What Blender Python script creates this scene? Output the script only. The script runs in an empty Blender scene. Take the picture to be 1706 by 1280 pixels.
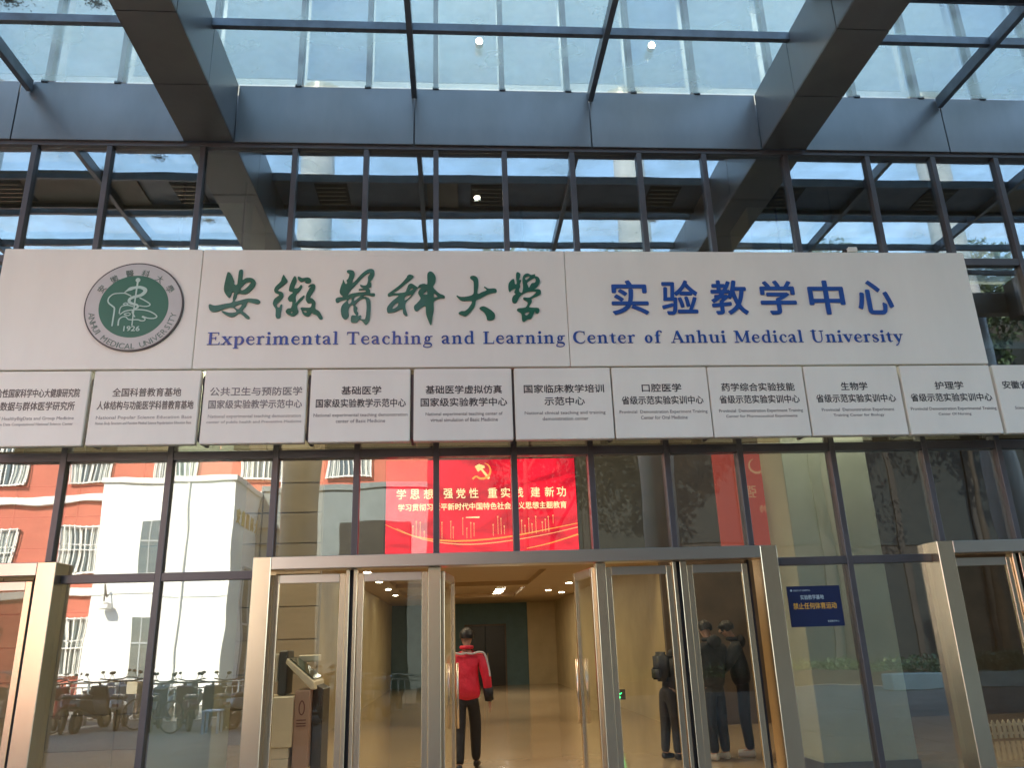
import bpy, bmesh, math, random
from mathutils import Vector, Matrix, Euler
from mathutils.geometry import delaunay_2d_cdt
random.seed(7)
R=math.radians
SC=bpy.context.scene
COL=SC.collection
# ------------------------------------------------------------------ camera
cam=bpy.data.cameras.new('camera'); camo=bpy.data.objects.new('camera',cam); COL.objects.link(camo)
cam.sensor_fit='HORIZONTAL'; cam.sensor_width=36; cam.lens=1319.6/1706*36; cam.clip_end=500; cam.clip_start=.05
def cam_axes(pi,ro,ya):
    pi,ro,ya=R(pi),R(ro),R(ya)
    f=Vector((math.sin(ya)*math.cos(pi),math.cos(ya)*math.cos(pi),math.sin(pi)))
    r=Vector((math.cos(ya),-math.sin(ya),0)); u=r.cross(f)
    return r*math.cos(ro)+u*math.sin(ro), u*math.cos(ro)-r*math.sin(ro), f
r_,u_,f_=cam_axes(18.13,-1.851,4.435)
camo.matrix_world=Matrix(((r_.x,u_.x,-f_.x,0),(r_.y,u_.y,-f_.y,-9.0),(r_.z,u_.z,-f_.z,1.6),(0,0,0,1)))
SC.camera=camo
# ------------------------------------------------------------------ light
SUN_EL=37; sx,sy=-.42,.91
W=bpy.data.worlds.new('World'); SC.world=W; W.use_nodes=True
nt=W.node_tree; nt.nodes.clear()
out=nt.nodes.new('ShaderNodeOutputWorld'); bg=nt.nodes.new('ShaderNodeBackground'); sk=nt.nodes.new('ShaderNodeTexSky')
sk.sky_type='NISHITA'; sk.sun_disc=False; sk.sun_elevation=R(SUN_EL); sk.sun_rotation=math.atan2(sx,sy); sk.air_density=1.0; sk.dust_density=.5; sk.ozone_density=1.0
tc=nt.nodes.new('ShaderNodeTexCoord'); nz=nt.nodes.new('ShaderNodeTexNoise'); nz.inputs['Scale'].default_value=2.6; nz.inputs['Detail'].default_value=6
mp=nt.nodes.new('ShaderNodeMapping'); mp.inputs['Scale'].default_value=(1,1,2.5)
cr=nt.nodes.new('ShaderNodeValToRGB'); cr.color_ramp.elements[0].position=.55; cr.color_ramp.elements[1].position=.78; cr.color_ramp.elements[1].color=(.6,.6,.6,1)
mx=nt.nodes.new('ShaderNodeMixRGB'); mx.inputs[2].default_value=(5.4,8.0,10.4,1)
cr.color_ramp.elements[0].color=(.16,.16,.16,1)
nt.links.new(tc.outputs['Generated'],mp.inputs[0]); nt.links.new(mp.outputs[0],nz.inputs['Vector']); nt.links.new(nz.outputs['Fac'],cr.inputs[0])
nt.links.new(cr.outputs[0],mx.inputs[0]); nt.links.new(sk.outputs[0],mx.inputs[1]); nt.links.new(mx.outputs[0],bg.inputs[0]); nt.links.new(bg.outputs[0],out.inputs[0])
bg.inputs[1].default_value=.15
sl=bpy.data.lights.new('sun','SUN'); sl.energy=4.6; sl.angle=R(.5); sl.color=(1,.88,.70); so=bpy.data.objects.new('sun',sl); COL.objects.link(so)
ce=math.cos(R(SUN_EL)); n=math.hypot(sx,sy); sd=Vector((sx/n*ce,sy/n*ce,math.sin(R(SUN_EL)))); so.rotation_euler=sd.to_track_quat('Z','Y').to_euler(); so.location=(0,0,30)
SC.view_settings.view_transform='Standard'; SC.view_settings.look='None'; SC.view_settings.gamma=1; SC.view_settings.use_curve_mapping=False
SC.view_settings.exposure=2.1
SC.render.engine='CYCLES'; cy=SC.cycles; cy.max_bounces=10; cy.diffuse_bounces=4; cy.glossy_bounces=5; cy.transmission_bounces=6; cy.transparent_max_bounces=28
cy.use_denoising=True; cy.caustics_reflective=False; cy.caustics_refractive=False; cy.sample_clamp_indirect=8; cy.use_adaptive_sampling=True; cy.adaptive_threshold=.01
# ------------------------------------------------------------------ materials
MAT={}
def srgb(c): return tuple(x/12.92 if x<=.04045 else ((x+.055)/1.055)**2.4 for x in c)
def mat(name,col,rough=.5,metal=0,var=.0,vscale=3,bump=0,bscale=40,spec=.5,emit=None,es=0,stretch=None,rvar=0,coat=0):
    m=bpy.data.materials.new(name); m.use_nodes=True; t=m.node_tree; b=t.nodes['Principled BSDF']
    b.inputs['Base Color'].default_value=(*col,1); b.inputs['Roughness'].default_value=rough; b.inputs['Metallic'].default_value=metal
    b.inputs['Specular IOR Level'].default_value=spec; b.inputs['Coat Weight'].default_value=coat
    if emit: b.inputs['Emission Color'].default_value=(*emit,1); b.inputs['Emission Strength'].default_value=es
    g=t.nodes.new('ShaderNodeNewGeometry'); mpn=t.nodes.new('ShaderNodeMapping'); t.links.new(g.outputs['Position'],mpn.inputs[0])
    if stretch: mpn.inputs['Scale'].default_value=stretch
    if var:
        n=t.nodes.new('ShaderNodeTexNoise'); n.inputs['Scale'].default_value=vscale; n.inputs['Detail'].default_value=7; n.inputs['Roughness'].default_value=.6
        t.links.new(mpn.outputs[0],n.inputs['Vector'])
        r=t.nodes.new('ShaderNodeValToRGB'); r.color_ramp.elements[0].position=.3; r.color_ramp.elements[1].position=.7
        r.color_ramp.elements[0].color=(*[max(0,c*(1-var)) for c in col],1); r.color_ramp.elements[1].color=(*[min(1,c*(1+var)) for c in col],1)
        t.links.new(n.outputs['Fac'],r.inputs[0]); t.links.new(r.outputs[0],b.inputs['Base Color'])
        if rvar:
            mr=t.nodes.new('ShaderNodeMapRange'); mr.inputs[1].default_value=.3; mr.inputs[2].default_value=.7; mr.inputs[3].default_value=max(.02,rough-rvar); mr.inputs[4].default_value=rough+rvar
            t.links.new(n.outputs['Fac'],mr.inputs[0]); t.links.new(mr.outputs[0],b.inputs['Roughness'])
    if bump:
        n2=t.nodes.new('ShaderNodeTexNoise'); n2.inputs['Scale'].default_value=bscale; n2.inputs['Detail'].default_value=4
        t.links.new(mpn.outputs[0],n2.inputs['Vector']); bp=t.nodes.new('ShaderNodeBump'); bp.inputs['Strength'].default_value=1; bp.inputs['Distance'].default_value=bump
        t.links.new(n2.outputs['Fac'],bp.inputs['Height']); t.links.new(bp.outputs[0],b.inputs['Normal'])
    MAT[name]=m; return m
def glass(name,tint,r0,warp=.010,dirt=0,dirtcol=(.6,.62,.6),rough=0.0,grime=0):
    m=bpy.data.materials.new(name); m.use_nodes=True; t=m.node_tree; t.nodes.clear()
    o=t.nodes.new('ShaderNodeOutputMaterial'); tr=t.nodes.new('ShaderNodeBsdfTransparent'); tr.inputs[0].default_value=(*tint,1)
    gl=t.nodes.new('ShaderNodeBsdfGlossy'); gl.inputs['Roughness'].default_value=rough; gl.inputs['Color'].default_value=(.96,.98,1,1)
    lw=t.nodes.new('ShaderNodeLayerWeight'); lw.inputs['Blend'].default_value=.5
    p=t.nodes.new('ShaderNodeMath'); p.operation='POWER'; p.inputs[1].default_value=4.0; t.links.new(lw.outputs['Facing'],p.inputs[0])
    ma=t.nodes.new('ShaderNodeMath'); ma.operation='MULTIPLY_ADD'; ma.inputs[1].default_value=1-r0; ma.inputs[2].default_value=r0; t.links.new(p.outputs[0],ma.inputs[0])
    g=t.nodes.new('ShaderNodeNewGeometry'); n=t.nodes.new('ShaderNodeTexNoise'); n.inputs['Scale'].default_value=.9; n.inputs['Detail'].default_value=1.5
    t.links.new(g.outputs['Position'],n.inputs['Vector']); bp=t.nodes.new('ShaderNodeBump'); bp.inputs['Distance'].default_value=warp; bp.inputs['Strength'].default_value=1
    t.links.new(n.outputs['Fac'],bp.inputs['Height']); t.links.new(bp.outputs[0],gl.inputs['Normal'])
    ms=t.nodes.new('ShaderNodeMixShader'); t.links.new(ma.outputs[0],ms.inputs[0]); 
    base=tr.outputs[0]
    if dirt:
        df=t.nodes.new('ShaderNodeBsdfTranslucent'); df.inputs[0].default_value=(*dirtcol,1)
        d2=t.nodes.new('ShaderNodeBsdfDiffuse'); d2.inputs[0].default_value=(*dirtcol,1); mm=t.nodes.new('ShaderNodeMixShader'); mm.inputs[0].default_value=.35
        t.links.new(df.outputs[0],mm.inputs[1]); t.links.new(d2.outputs[0],mm.inputs[2])
        nn=t.nodes.new('ShaderNodeTexNoise'); nn.inputs['Scale'].default_value=1.6; nn.inputs['Detail'].default_value=8; mpn=t.nodes.new('ShaderNodeMapping'); mpn.inputs['Scale'].default_value=(.8,.9,1)
        t.links.new(g.outputs['Position'],mpn.inputs[0]); t.links.new(mpn.outputs[0],nn.inputs['Vector'])
        mr=t.nodes.new('ShaderNodeMapRange'); mr.inputs[1].default_value=.35; mr.inputs[2].default_value=.75; mr.inputs[3].default_value=dirt*.55; mr.inputs[4].default_value=min(1,dirt*2.1); t.links.new(nn.outputs['Fac'],mr.inputs[0])
        m2=t.nodes.new('ShaderNodeMixShader'); t.links.new(mr.outputs[0],m2.inputs[0]); t.links.new(tr.outputs[0],m2.inputs[1]); t.links.new(mm.outputs[0],m2.inputs[2]); base=m2.outputs[0]
    t.links.new(base,ms.inputs[1]); t.links.new(gl.outputs[0],ms.inputs[2]); t.links.new(ms.outputs[0],o.inputs[0])
    MAT[name]=m; return m
mat('frame_dark',(.10,.092,.095),.38,.35,var=.15,vscale=2,rvar=.08)
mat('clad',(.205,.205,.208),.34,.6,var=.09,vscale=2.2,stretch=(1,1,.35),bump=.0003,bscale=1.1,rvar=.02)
mat('clad2',(.13,.12,.112),.38,.5,var=.10,vscale=2.4,bump=.0003,bscale=1.1,rvar=.02)  # darker, warmer clad for beam undersides; their shade sits in the colour
mat('steel_blue',(.13,.145,.17),.35,.4,var=.25,vscale=5)
mat('black_gap',(.012,.012,.014),.7)
mat('sign_white',(.80,.765,.665),.38,0,var=.05,vscale=.8,stretch=(1.6,1,.5),bump=.0006,bscale=.8,spec=.5)
mat('sign_side',(.62,.60,.56),.5,0,var=.05)
mat('green',(.004,.105,.055),.32,0,var=.15,vscale=4,coat=.15)
mat('blue',(.008,.065,.30),.35,0,var=.1,vscale=4,coat=.15)
mat('ink',(.035,.03,.03),.5)
mat('ink_brown',(.14,.115,.095),.5)
mat('ink_grey',(.20,.18,.17),.5)
mat('ink_light',(.36,.33,.31),.5)
mat('emb_ring',(.46,.46,.43),.35,.1,var=.06); mat('emb_edge',(.06,.055,.05),.4,.3); mat('emb_green',(.012,.13,.075),.4); mat('emb_line',(.45,.60,.52),.5); mat('emb_text',(.10,.16,.13),.5)
mat('stainless',(.78,.64,.47),.27,1,var=.012,vscale=.8,stretch=(1,1,.1))
mat('stainless_h',(.62,.57,.51),.30,1,var=.012,vscale=.8,stretch=(.1,1,1))
mat('rubber',(.02,.02,.02),.6)
glass('facade_glass',(.80,.84,.82),.19,.0035)
glass('facade_glass_high',(.62,.68,.68),.42,.0025)
glass('upper_glass',(.93,.96,.96),.10,.003)
glass('door_glass',(.92,.94,.91),.042,.004)
glass('roof_glass',(.94,.98,.98),.05,.002,dirt=.20,dirtcol=(.84,.90,.76))
glass('clear_glass',(.9,.92,.92),.05,.002)
# ------------------------------------------------------------------ mesh helpers
def link(o): COL.objects.link(o); return o
class MB:
    def __init__(s): s.v=[]; s.f=[]
    def quad(s,*p):
        n=len(s.v); s.v+=[tuple(q) for q in p]; s.f.append(tuple(range(n,n+len(p)))); return s
    def box(s,x0,x1,y0,y1,z0,z1):
        if x0>x1:x0,x1=x1,x0
        if y0>y1:y0,y1=y1,y0
        if z0>z1:z0,z1=z1,z0
        n=len(s.v); s.v+=[(x,y,z) for x in(x0,x1) for y in(y0,y1) for z in(z0,z1)]
        s.f+=[tuple(n+i for i in q) for q in((0,1,3,2),(4,6,7,5),(0,4,5,1),(2,3,7,6),(0,2,6,4),(1,5,7,3))]; return s
    def prism(s,pts,a,b,axis='x'):
        # pts: 2D loop CCW, extruded from a to b along axis
        n=len(s.v); k=len(pts)
        for w in(a,b):
            for p,q in pts: s.v.append({'x':(w,p,q),'y':(p,w,q),'z':(p,q,w)}[axis])
        s.f.append(tuple(n+i for i in range(k))[::-1]); s.f.append(tuple(n+k+i for i in range(k)))
        for i in range(k): s.f.append((n+i,n+(i+1)%k,n+k+(i+1)%k,n+k+i))
        return s
    def tube(s,pts,rad,seg=8,closed=False,cap=True):
        pts=[Vector(p) for p in pts]; rr=rad if isinstance(rad,(list,tuple)) else [rad]*len(pts)
        rings=[]; N=len(pts); up=None
        for i,p in enumerate(pts):
            a=pts[i-1] if (i>0 or closed) else p; b=pts[(i+1)%N] if (i<N-1 or closed) else p
            d=(b-a).normalized()
            if up is None: up=Vector((0,0,1)) if abs(d.z)<.9 else Vector((1,0,0))
            x=d.cross(up).normalized(); 
            if x.length<.1: x=d.orthogonal().normalized()
            y=x.cross(d).normalized(); up=y
            n=len(s.v); rings.append(n)
            for k in range(seg):
                t=2*math.pi*k/seg; s.v.append(tuple(p+(x*math.cos(t)+y*math.sin(t))*rr[i]))
        for i in range(N if closed else N-1):
            a=rings[i];b=rings[(i+1)%N]
            for k in range(seg): s.f.append((a+k,b+k,b+(k+1)%seg,a+(k+1)%seg))
        if cap and not closed:
            s.f.append(tuple(rings[0]+k for k in range(seg))); s.f.append(tuple(rings[-1]+k for k in range(seg))[::-1])
        return s
    def ball(s,c,r,sx=1,sy=1,sz=1,u=10,v=7):
        n=len(s.v); c=Vector(c)
        for j in range(1,v):
            ph=math.pi*j/v
            for i in range(u):
                th=2*math.pi*i/u; s.v.append((c.x+r*sx*math.sin(ph)*math.cos(th),c.y+r*sy*math.sin(ph)*math.sin(th),c.z+r*sz*math.cos(ph)))
        t=len(s.v); s.v.append((c.x,c.y,c.z+r*sz)); s.v.append((c.x,c.y,c.z-r*sz))
        for j in range(v-2):
            for i in range(u): s.f.append((n+j*u+i,n+(j+1)*u+i,n+(j+1)*u+(i+1)%u,n+j*u+(i+1)%u))
        for i in range(u): s.f.append((t,n+i,n+(i+1)%u)); s.f.append((t+1,n+(v-2)*u+(i+1)%u,n+(v-2)*u+i))
        return s
    def mesh(s,name,m,bev=0,smooth=False,seg=1):
        me=bpy.data.meshes.new(name); me.from_pydata(s.v,[],s.f)
        bm=bmesh.new(); bm.from_mesh(me)
        bmesh.ops.recalc_face_normals(bm,faces=bm.faces)
        if bev: bmesh.ops.bevel(bm,geom=list(bm.edges),offset=bev,segments=seg,affect='EDGES',clamp_overlap=True)
        bm.to_mesh(me); bm.free()
        if smooth: me.polygons.foreach_set('use_smooth',[True]*len(me.polygons))
        if m: me.materials.append(MAT[m])
        return me
    def build(s,name,m,parent=None,bev=0,smooth=False,seg=1,**kw):
        return obj(name,s.mesh(name,m,bev,smooth,seg),parent,**kw)
def obj(name,me,parent=None,label=None,cat=None,group=None,kind=None,loc=None):
    o=bpy.data.objects.new(name,me); COL.objects.link(o)
    if loc: o.location=loc
    if parent:
        o.parent=parent; o.matrix_parent_inverse=inv(parent)
    if label:o['label']=label
    if cat:o['category']=cat
    if group:o['group']=group
    if kind:o['kind']=kind
    return o
def wm(o):
    m=Matrix.LocRotScale(o.location,o.rotation_euler,o.scale)
    return (wm(o.parent)@o.matrix_parent_inverse@m) if o.parent else m
def inv(o): return wm(o).inverted()
def thing(name,label,cat,loc=(0,0,0),rz=0,group=None,kind=None):
    o=bpy.data.objects.new(name,None); COL.objects.link(o); o.location=loc; o.rotation_euler=(0,0,rz); o.empty_display_size=.1
    o['label']=label; o['category']=cat
    if group:o['group']=group
    if kind:o['kind']=kind
    return o
def box(name,m,parent,*a,bev=0,**kw): return MB().box(*a).build(name,m,parent,bev=bev,**kw)
def copy_tree(root,loc,rz,label,group=None):
    def cp(o,p):
        c=o.copy(); COL.objects.link(c)
        if p: c.parent=p
        for k in o.children: cp(k,c)
        return c
    c=cp(root,None); c.location=loc; c.rotation_euler=(0,0,rz); c['label']=label
    if group:c['group']=group
    return c
def catmull(pts,closed=True,n=4):
    P=[Vector(p) for p in pts]; N=len(P); o=[]
    rng=range(N) if closed else range(N-1)
    for i in rng:
        if closed: a,b,c,d=P[i-1],P[i],P[(i+1)%N],P[(i+2)%N]
        else: a,b,c,d=P[max(i-1,0)],P[i],P[i+1],P[min(i+2,N-1)]
        for k in range(n):
            t=k/n; o.append(.5*((2*b)+(c-a)*t+(2*a-5*b+4*c-d)*t*t+(3*b-a-3*c+d)*t**3))
    if not closed: o.append(P[-1])
    return o
def area2(p): return sum(p[i-1][0]*p[i][1]-p[i][0]*p[i-1][1] for i in range(len(p)))
def cdt_mesh(name,polys,m,depth=.012,holes=(),y=-.45):
    """union of 2D (x,z) loops minus holes -> plate standing proud of plane y, facing -Y"""
    vs=[];es=[];fs=[]
    for p in polys:
        p=[Vector((q[0],q[1])) for q in p]
        if area2(p)<0:p=p[::-1]
        n=len(vs);vs+=p;fs.append(list(range(n,n+len(p))))
    nh=len(fs)
    for p in holes:
        p=[Vector((q[0],q[1])) for q in p]
        if area2(p)<0:p=p[::-1]
        n=len(vs);vs+=p;fs.append(list(range(n,n+len(p))))
    v,e,f,_,_,of=delaunay_2d_cdt(vs,es,fs,1,1e-5,True)
    bb=[]
    for i_ in fs:
        q=[vs[i] for i in i_]; bb.append((min(a.x for a in q),max(a.x for a in q),min(a.y for a in q),max(a.y for a in q),q))
    def inside(x,y_,q):
        c=False; j=len(q)-1
        for i in range(len(q)):
            a,b=q[i],q[j]
            if (a.y>y_)!=(b.y>y_) and x<(b.x-a.x)*(y_-a.y)/(b.y-a.y)+a.x: c=not c
            j=i
        return c
    ok=[]
    for t in f:
        x=sum(v[i].x for i in t)/len(t); z=sum(v[i].y for i in t)/len(t); hit=False; bad=False
        for k_,(a,b,c,d,q) in enumerate(bb):
            if a<=x<=b and c<=z<=d and (k_>=nh or not hit) and inside(x,z,q):
                if k_>=nh: bad=True; break
                hit=True
        if hit and not bad: ok.append(t)
    f=ok
    k=len(v); V=[(p.x,y-depth,p.y) for p in v]+[(p.x,y,p.y) for p in v]
    F=[]; cnt={}
    for t in f:
        F.append(tuple(t)); 
        for i in range(len(t)):
            a,b=t[i],t[(i+1)%len(t)]; cnt[(a,b)]=1
    for a,b in list(cnt):
        if (b,a) not in cnt: F.append((b,a,a+k,b+k))
    me=bpy.data.meshes.new(name); me.from_pydata(V,[],F); me.validate()
    bm=bmesh.new(); bm.from_mesh(me); bmesh.ops.delete(bm,geom=[x for x in bm.verts if not x.link_faces],context='VERTS'); bmesh.ops.recalc_face_normals(bm,faces=bm.faces); bm.to_mesh(me); bm.free()
    me.materials.append(MAT[m]); return me
def ribbon(pts,closed=False,n=3):
    """pts (x,z,w): returns quads + joint discs as polys"""
    s=catmull([(p[0],p[1],p[2]) for p in pts],closed,n) if n>1 else [Vector(p) for p in pts]
    out=[]; N=len(s)
    for i in range(N if closed else N-1):
        a=s[i];b=s[(i+1)%N]; d=Vector((b.x-a.x,b.y-a.y)); 
        if d.length<1e-6: continue
        d.normalize(); q=Vector((-d.y,d.x))
        out.append([(a.x+q.x*a.z/2,a.y+q.y*a.z/2),(a.x-q.x*a.z/2,a.y-q.y*a.z/2),(b.x-q.x*b.z/2,b.y-q.y*b.z/2),(b.x+q.x*b.z/2,b.y+q.y*b.z/2)])
        if n>1 or i: out.append([(a.x+math.cos(t*math.pi/4)*a.z/2,a.y+math.sin(t*math.pi/4)*a.z/2) for t in range(8)])
    return out
# text set in the built-in font; returns mesh centred on x, baseline at z0, standing in the XZ plane
TXT=[]
def text(body,m,cx,z0,height=None,width=None,y=-.455,depth=.0015,bold=0,name='lettering',parent=None,res=3,rot=None,space=1.0,facing=-1,**kw):
    c=bpy.data.curves.new(name,'FONT'); c.body=body; c.size=1; c.resolution_u=res; c.offset=0; c.space_character=space; c.extrude=0
    o=bpy.data.objects.new(name,c); COL.objects.link(o); TXT.append(o)
    return (o,dict(m=m,cx=cx,z0=z0,height=height,width=width,y=y,depth=depth,name=name,parent=parent,rot=rot,facing=facing,bold=bold,kw=kw))
def flush_text(jobs):
    dg=bpy.context.evaluated_depsgraph_get(); dg.update(); res=[]
    for o,j in jobs:
        me=bpy.data.meshes.new_from_object(o.evaluated_get(dg))
        xs=[v.co.x for v in me.vertices]; ys=[v.co.y for v in me.vertices]
        if not xs: continue
        x0,x1,y0,y1=min(xs),max(xs),min(ys),max(ys)
        sy_=(j['height']/(y1-y0)) if j['height'] else None; sx_=(j['width']/(x1-x0)) if j['width'] else sy_
        if sy_ is None: sy_=sx_
        ctr=(x0+x1)/2; nv=[]
        for v in me.vertices:
            X=(v.co.x-ctr)*sx_; Z=(v.co.y-y0)*sy_
            if j['rot'] is not None:
                a=j['rot']; zc=Z-(y1-y0)*sy_/2; X,Z=X*math.cos(a)-zc*math.sin(a),X*math.sin(a)+zc*math.cos(a)
            nv.append((X,Z))
        k=len(nv); yy=j['y']; dd=j['depth']*j['facing']; fc=-j['facing']
        if j.get('mirror'): nv=[(-a,b) for a,b in nv]; 

        V=[(j['cx']+fc*X,yy+dd,j['z0']+Z) for X,Z in nv]+[(j['cx']+fc*X,yy,j['z0']+Z) for X,Z in nv]
        F=[];cnt={}
        for p in me.polygons:
            t=list(p.vertices);F.append(tuple(t))
            for i in range(len(t)): cnt[(t[i],t[(i+1)%len(t)])]=1
        for a,b in list(cnt):
            if (b,a) not in cnt: F.append((b,a,a+k,b+k))
        if j['bold']:
            w=j['bold']*sy_*.55; V0,F0=list(V),list(F); V=[];F=[]
            for q_,(ax,az) in enumerate(((-w,0),(w,0),(0,w),(0,-w),(-w*.7,w*.7),(w*.7,-w*.7))):
                n_=len(V); ds=j['facing']*q_*.00012; V+=[(a+ax,b+(ds if i<k else 0),c+az) for i,(a,b,c) in enumerate(V0)]; F+=[tuple(i+n_ for i in f_) for f_ in F0]
        m2=bpy.data.meshes.new(j['name']); m2.from_pydata(V,[],F); m2.materials.append(MAT[j['m']])
        bpy.data.meshes.remove(me)
        res.append(obj(j['name'],m2,j['parent'],**j['kw']))
    for o,_ in jobs:
        c=o.data; bpy.data.objects.remove(o); bpy.data.curves.remove(c)
    return res
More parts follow.
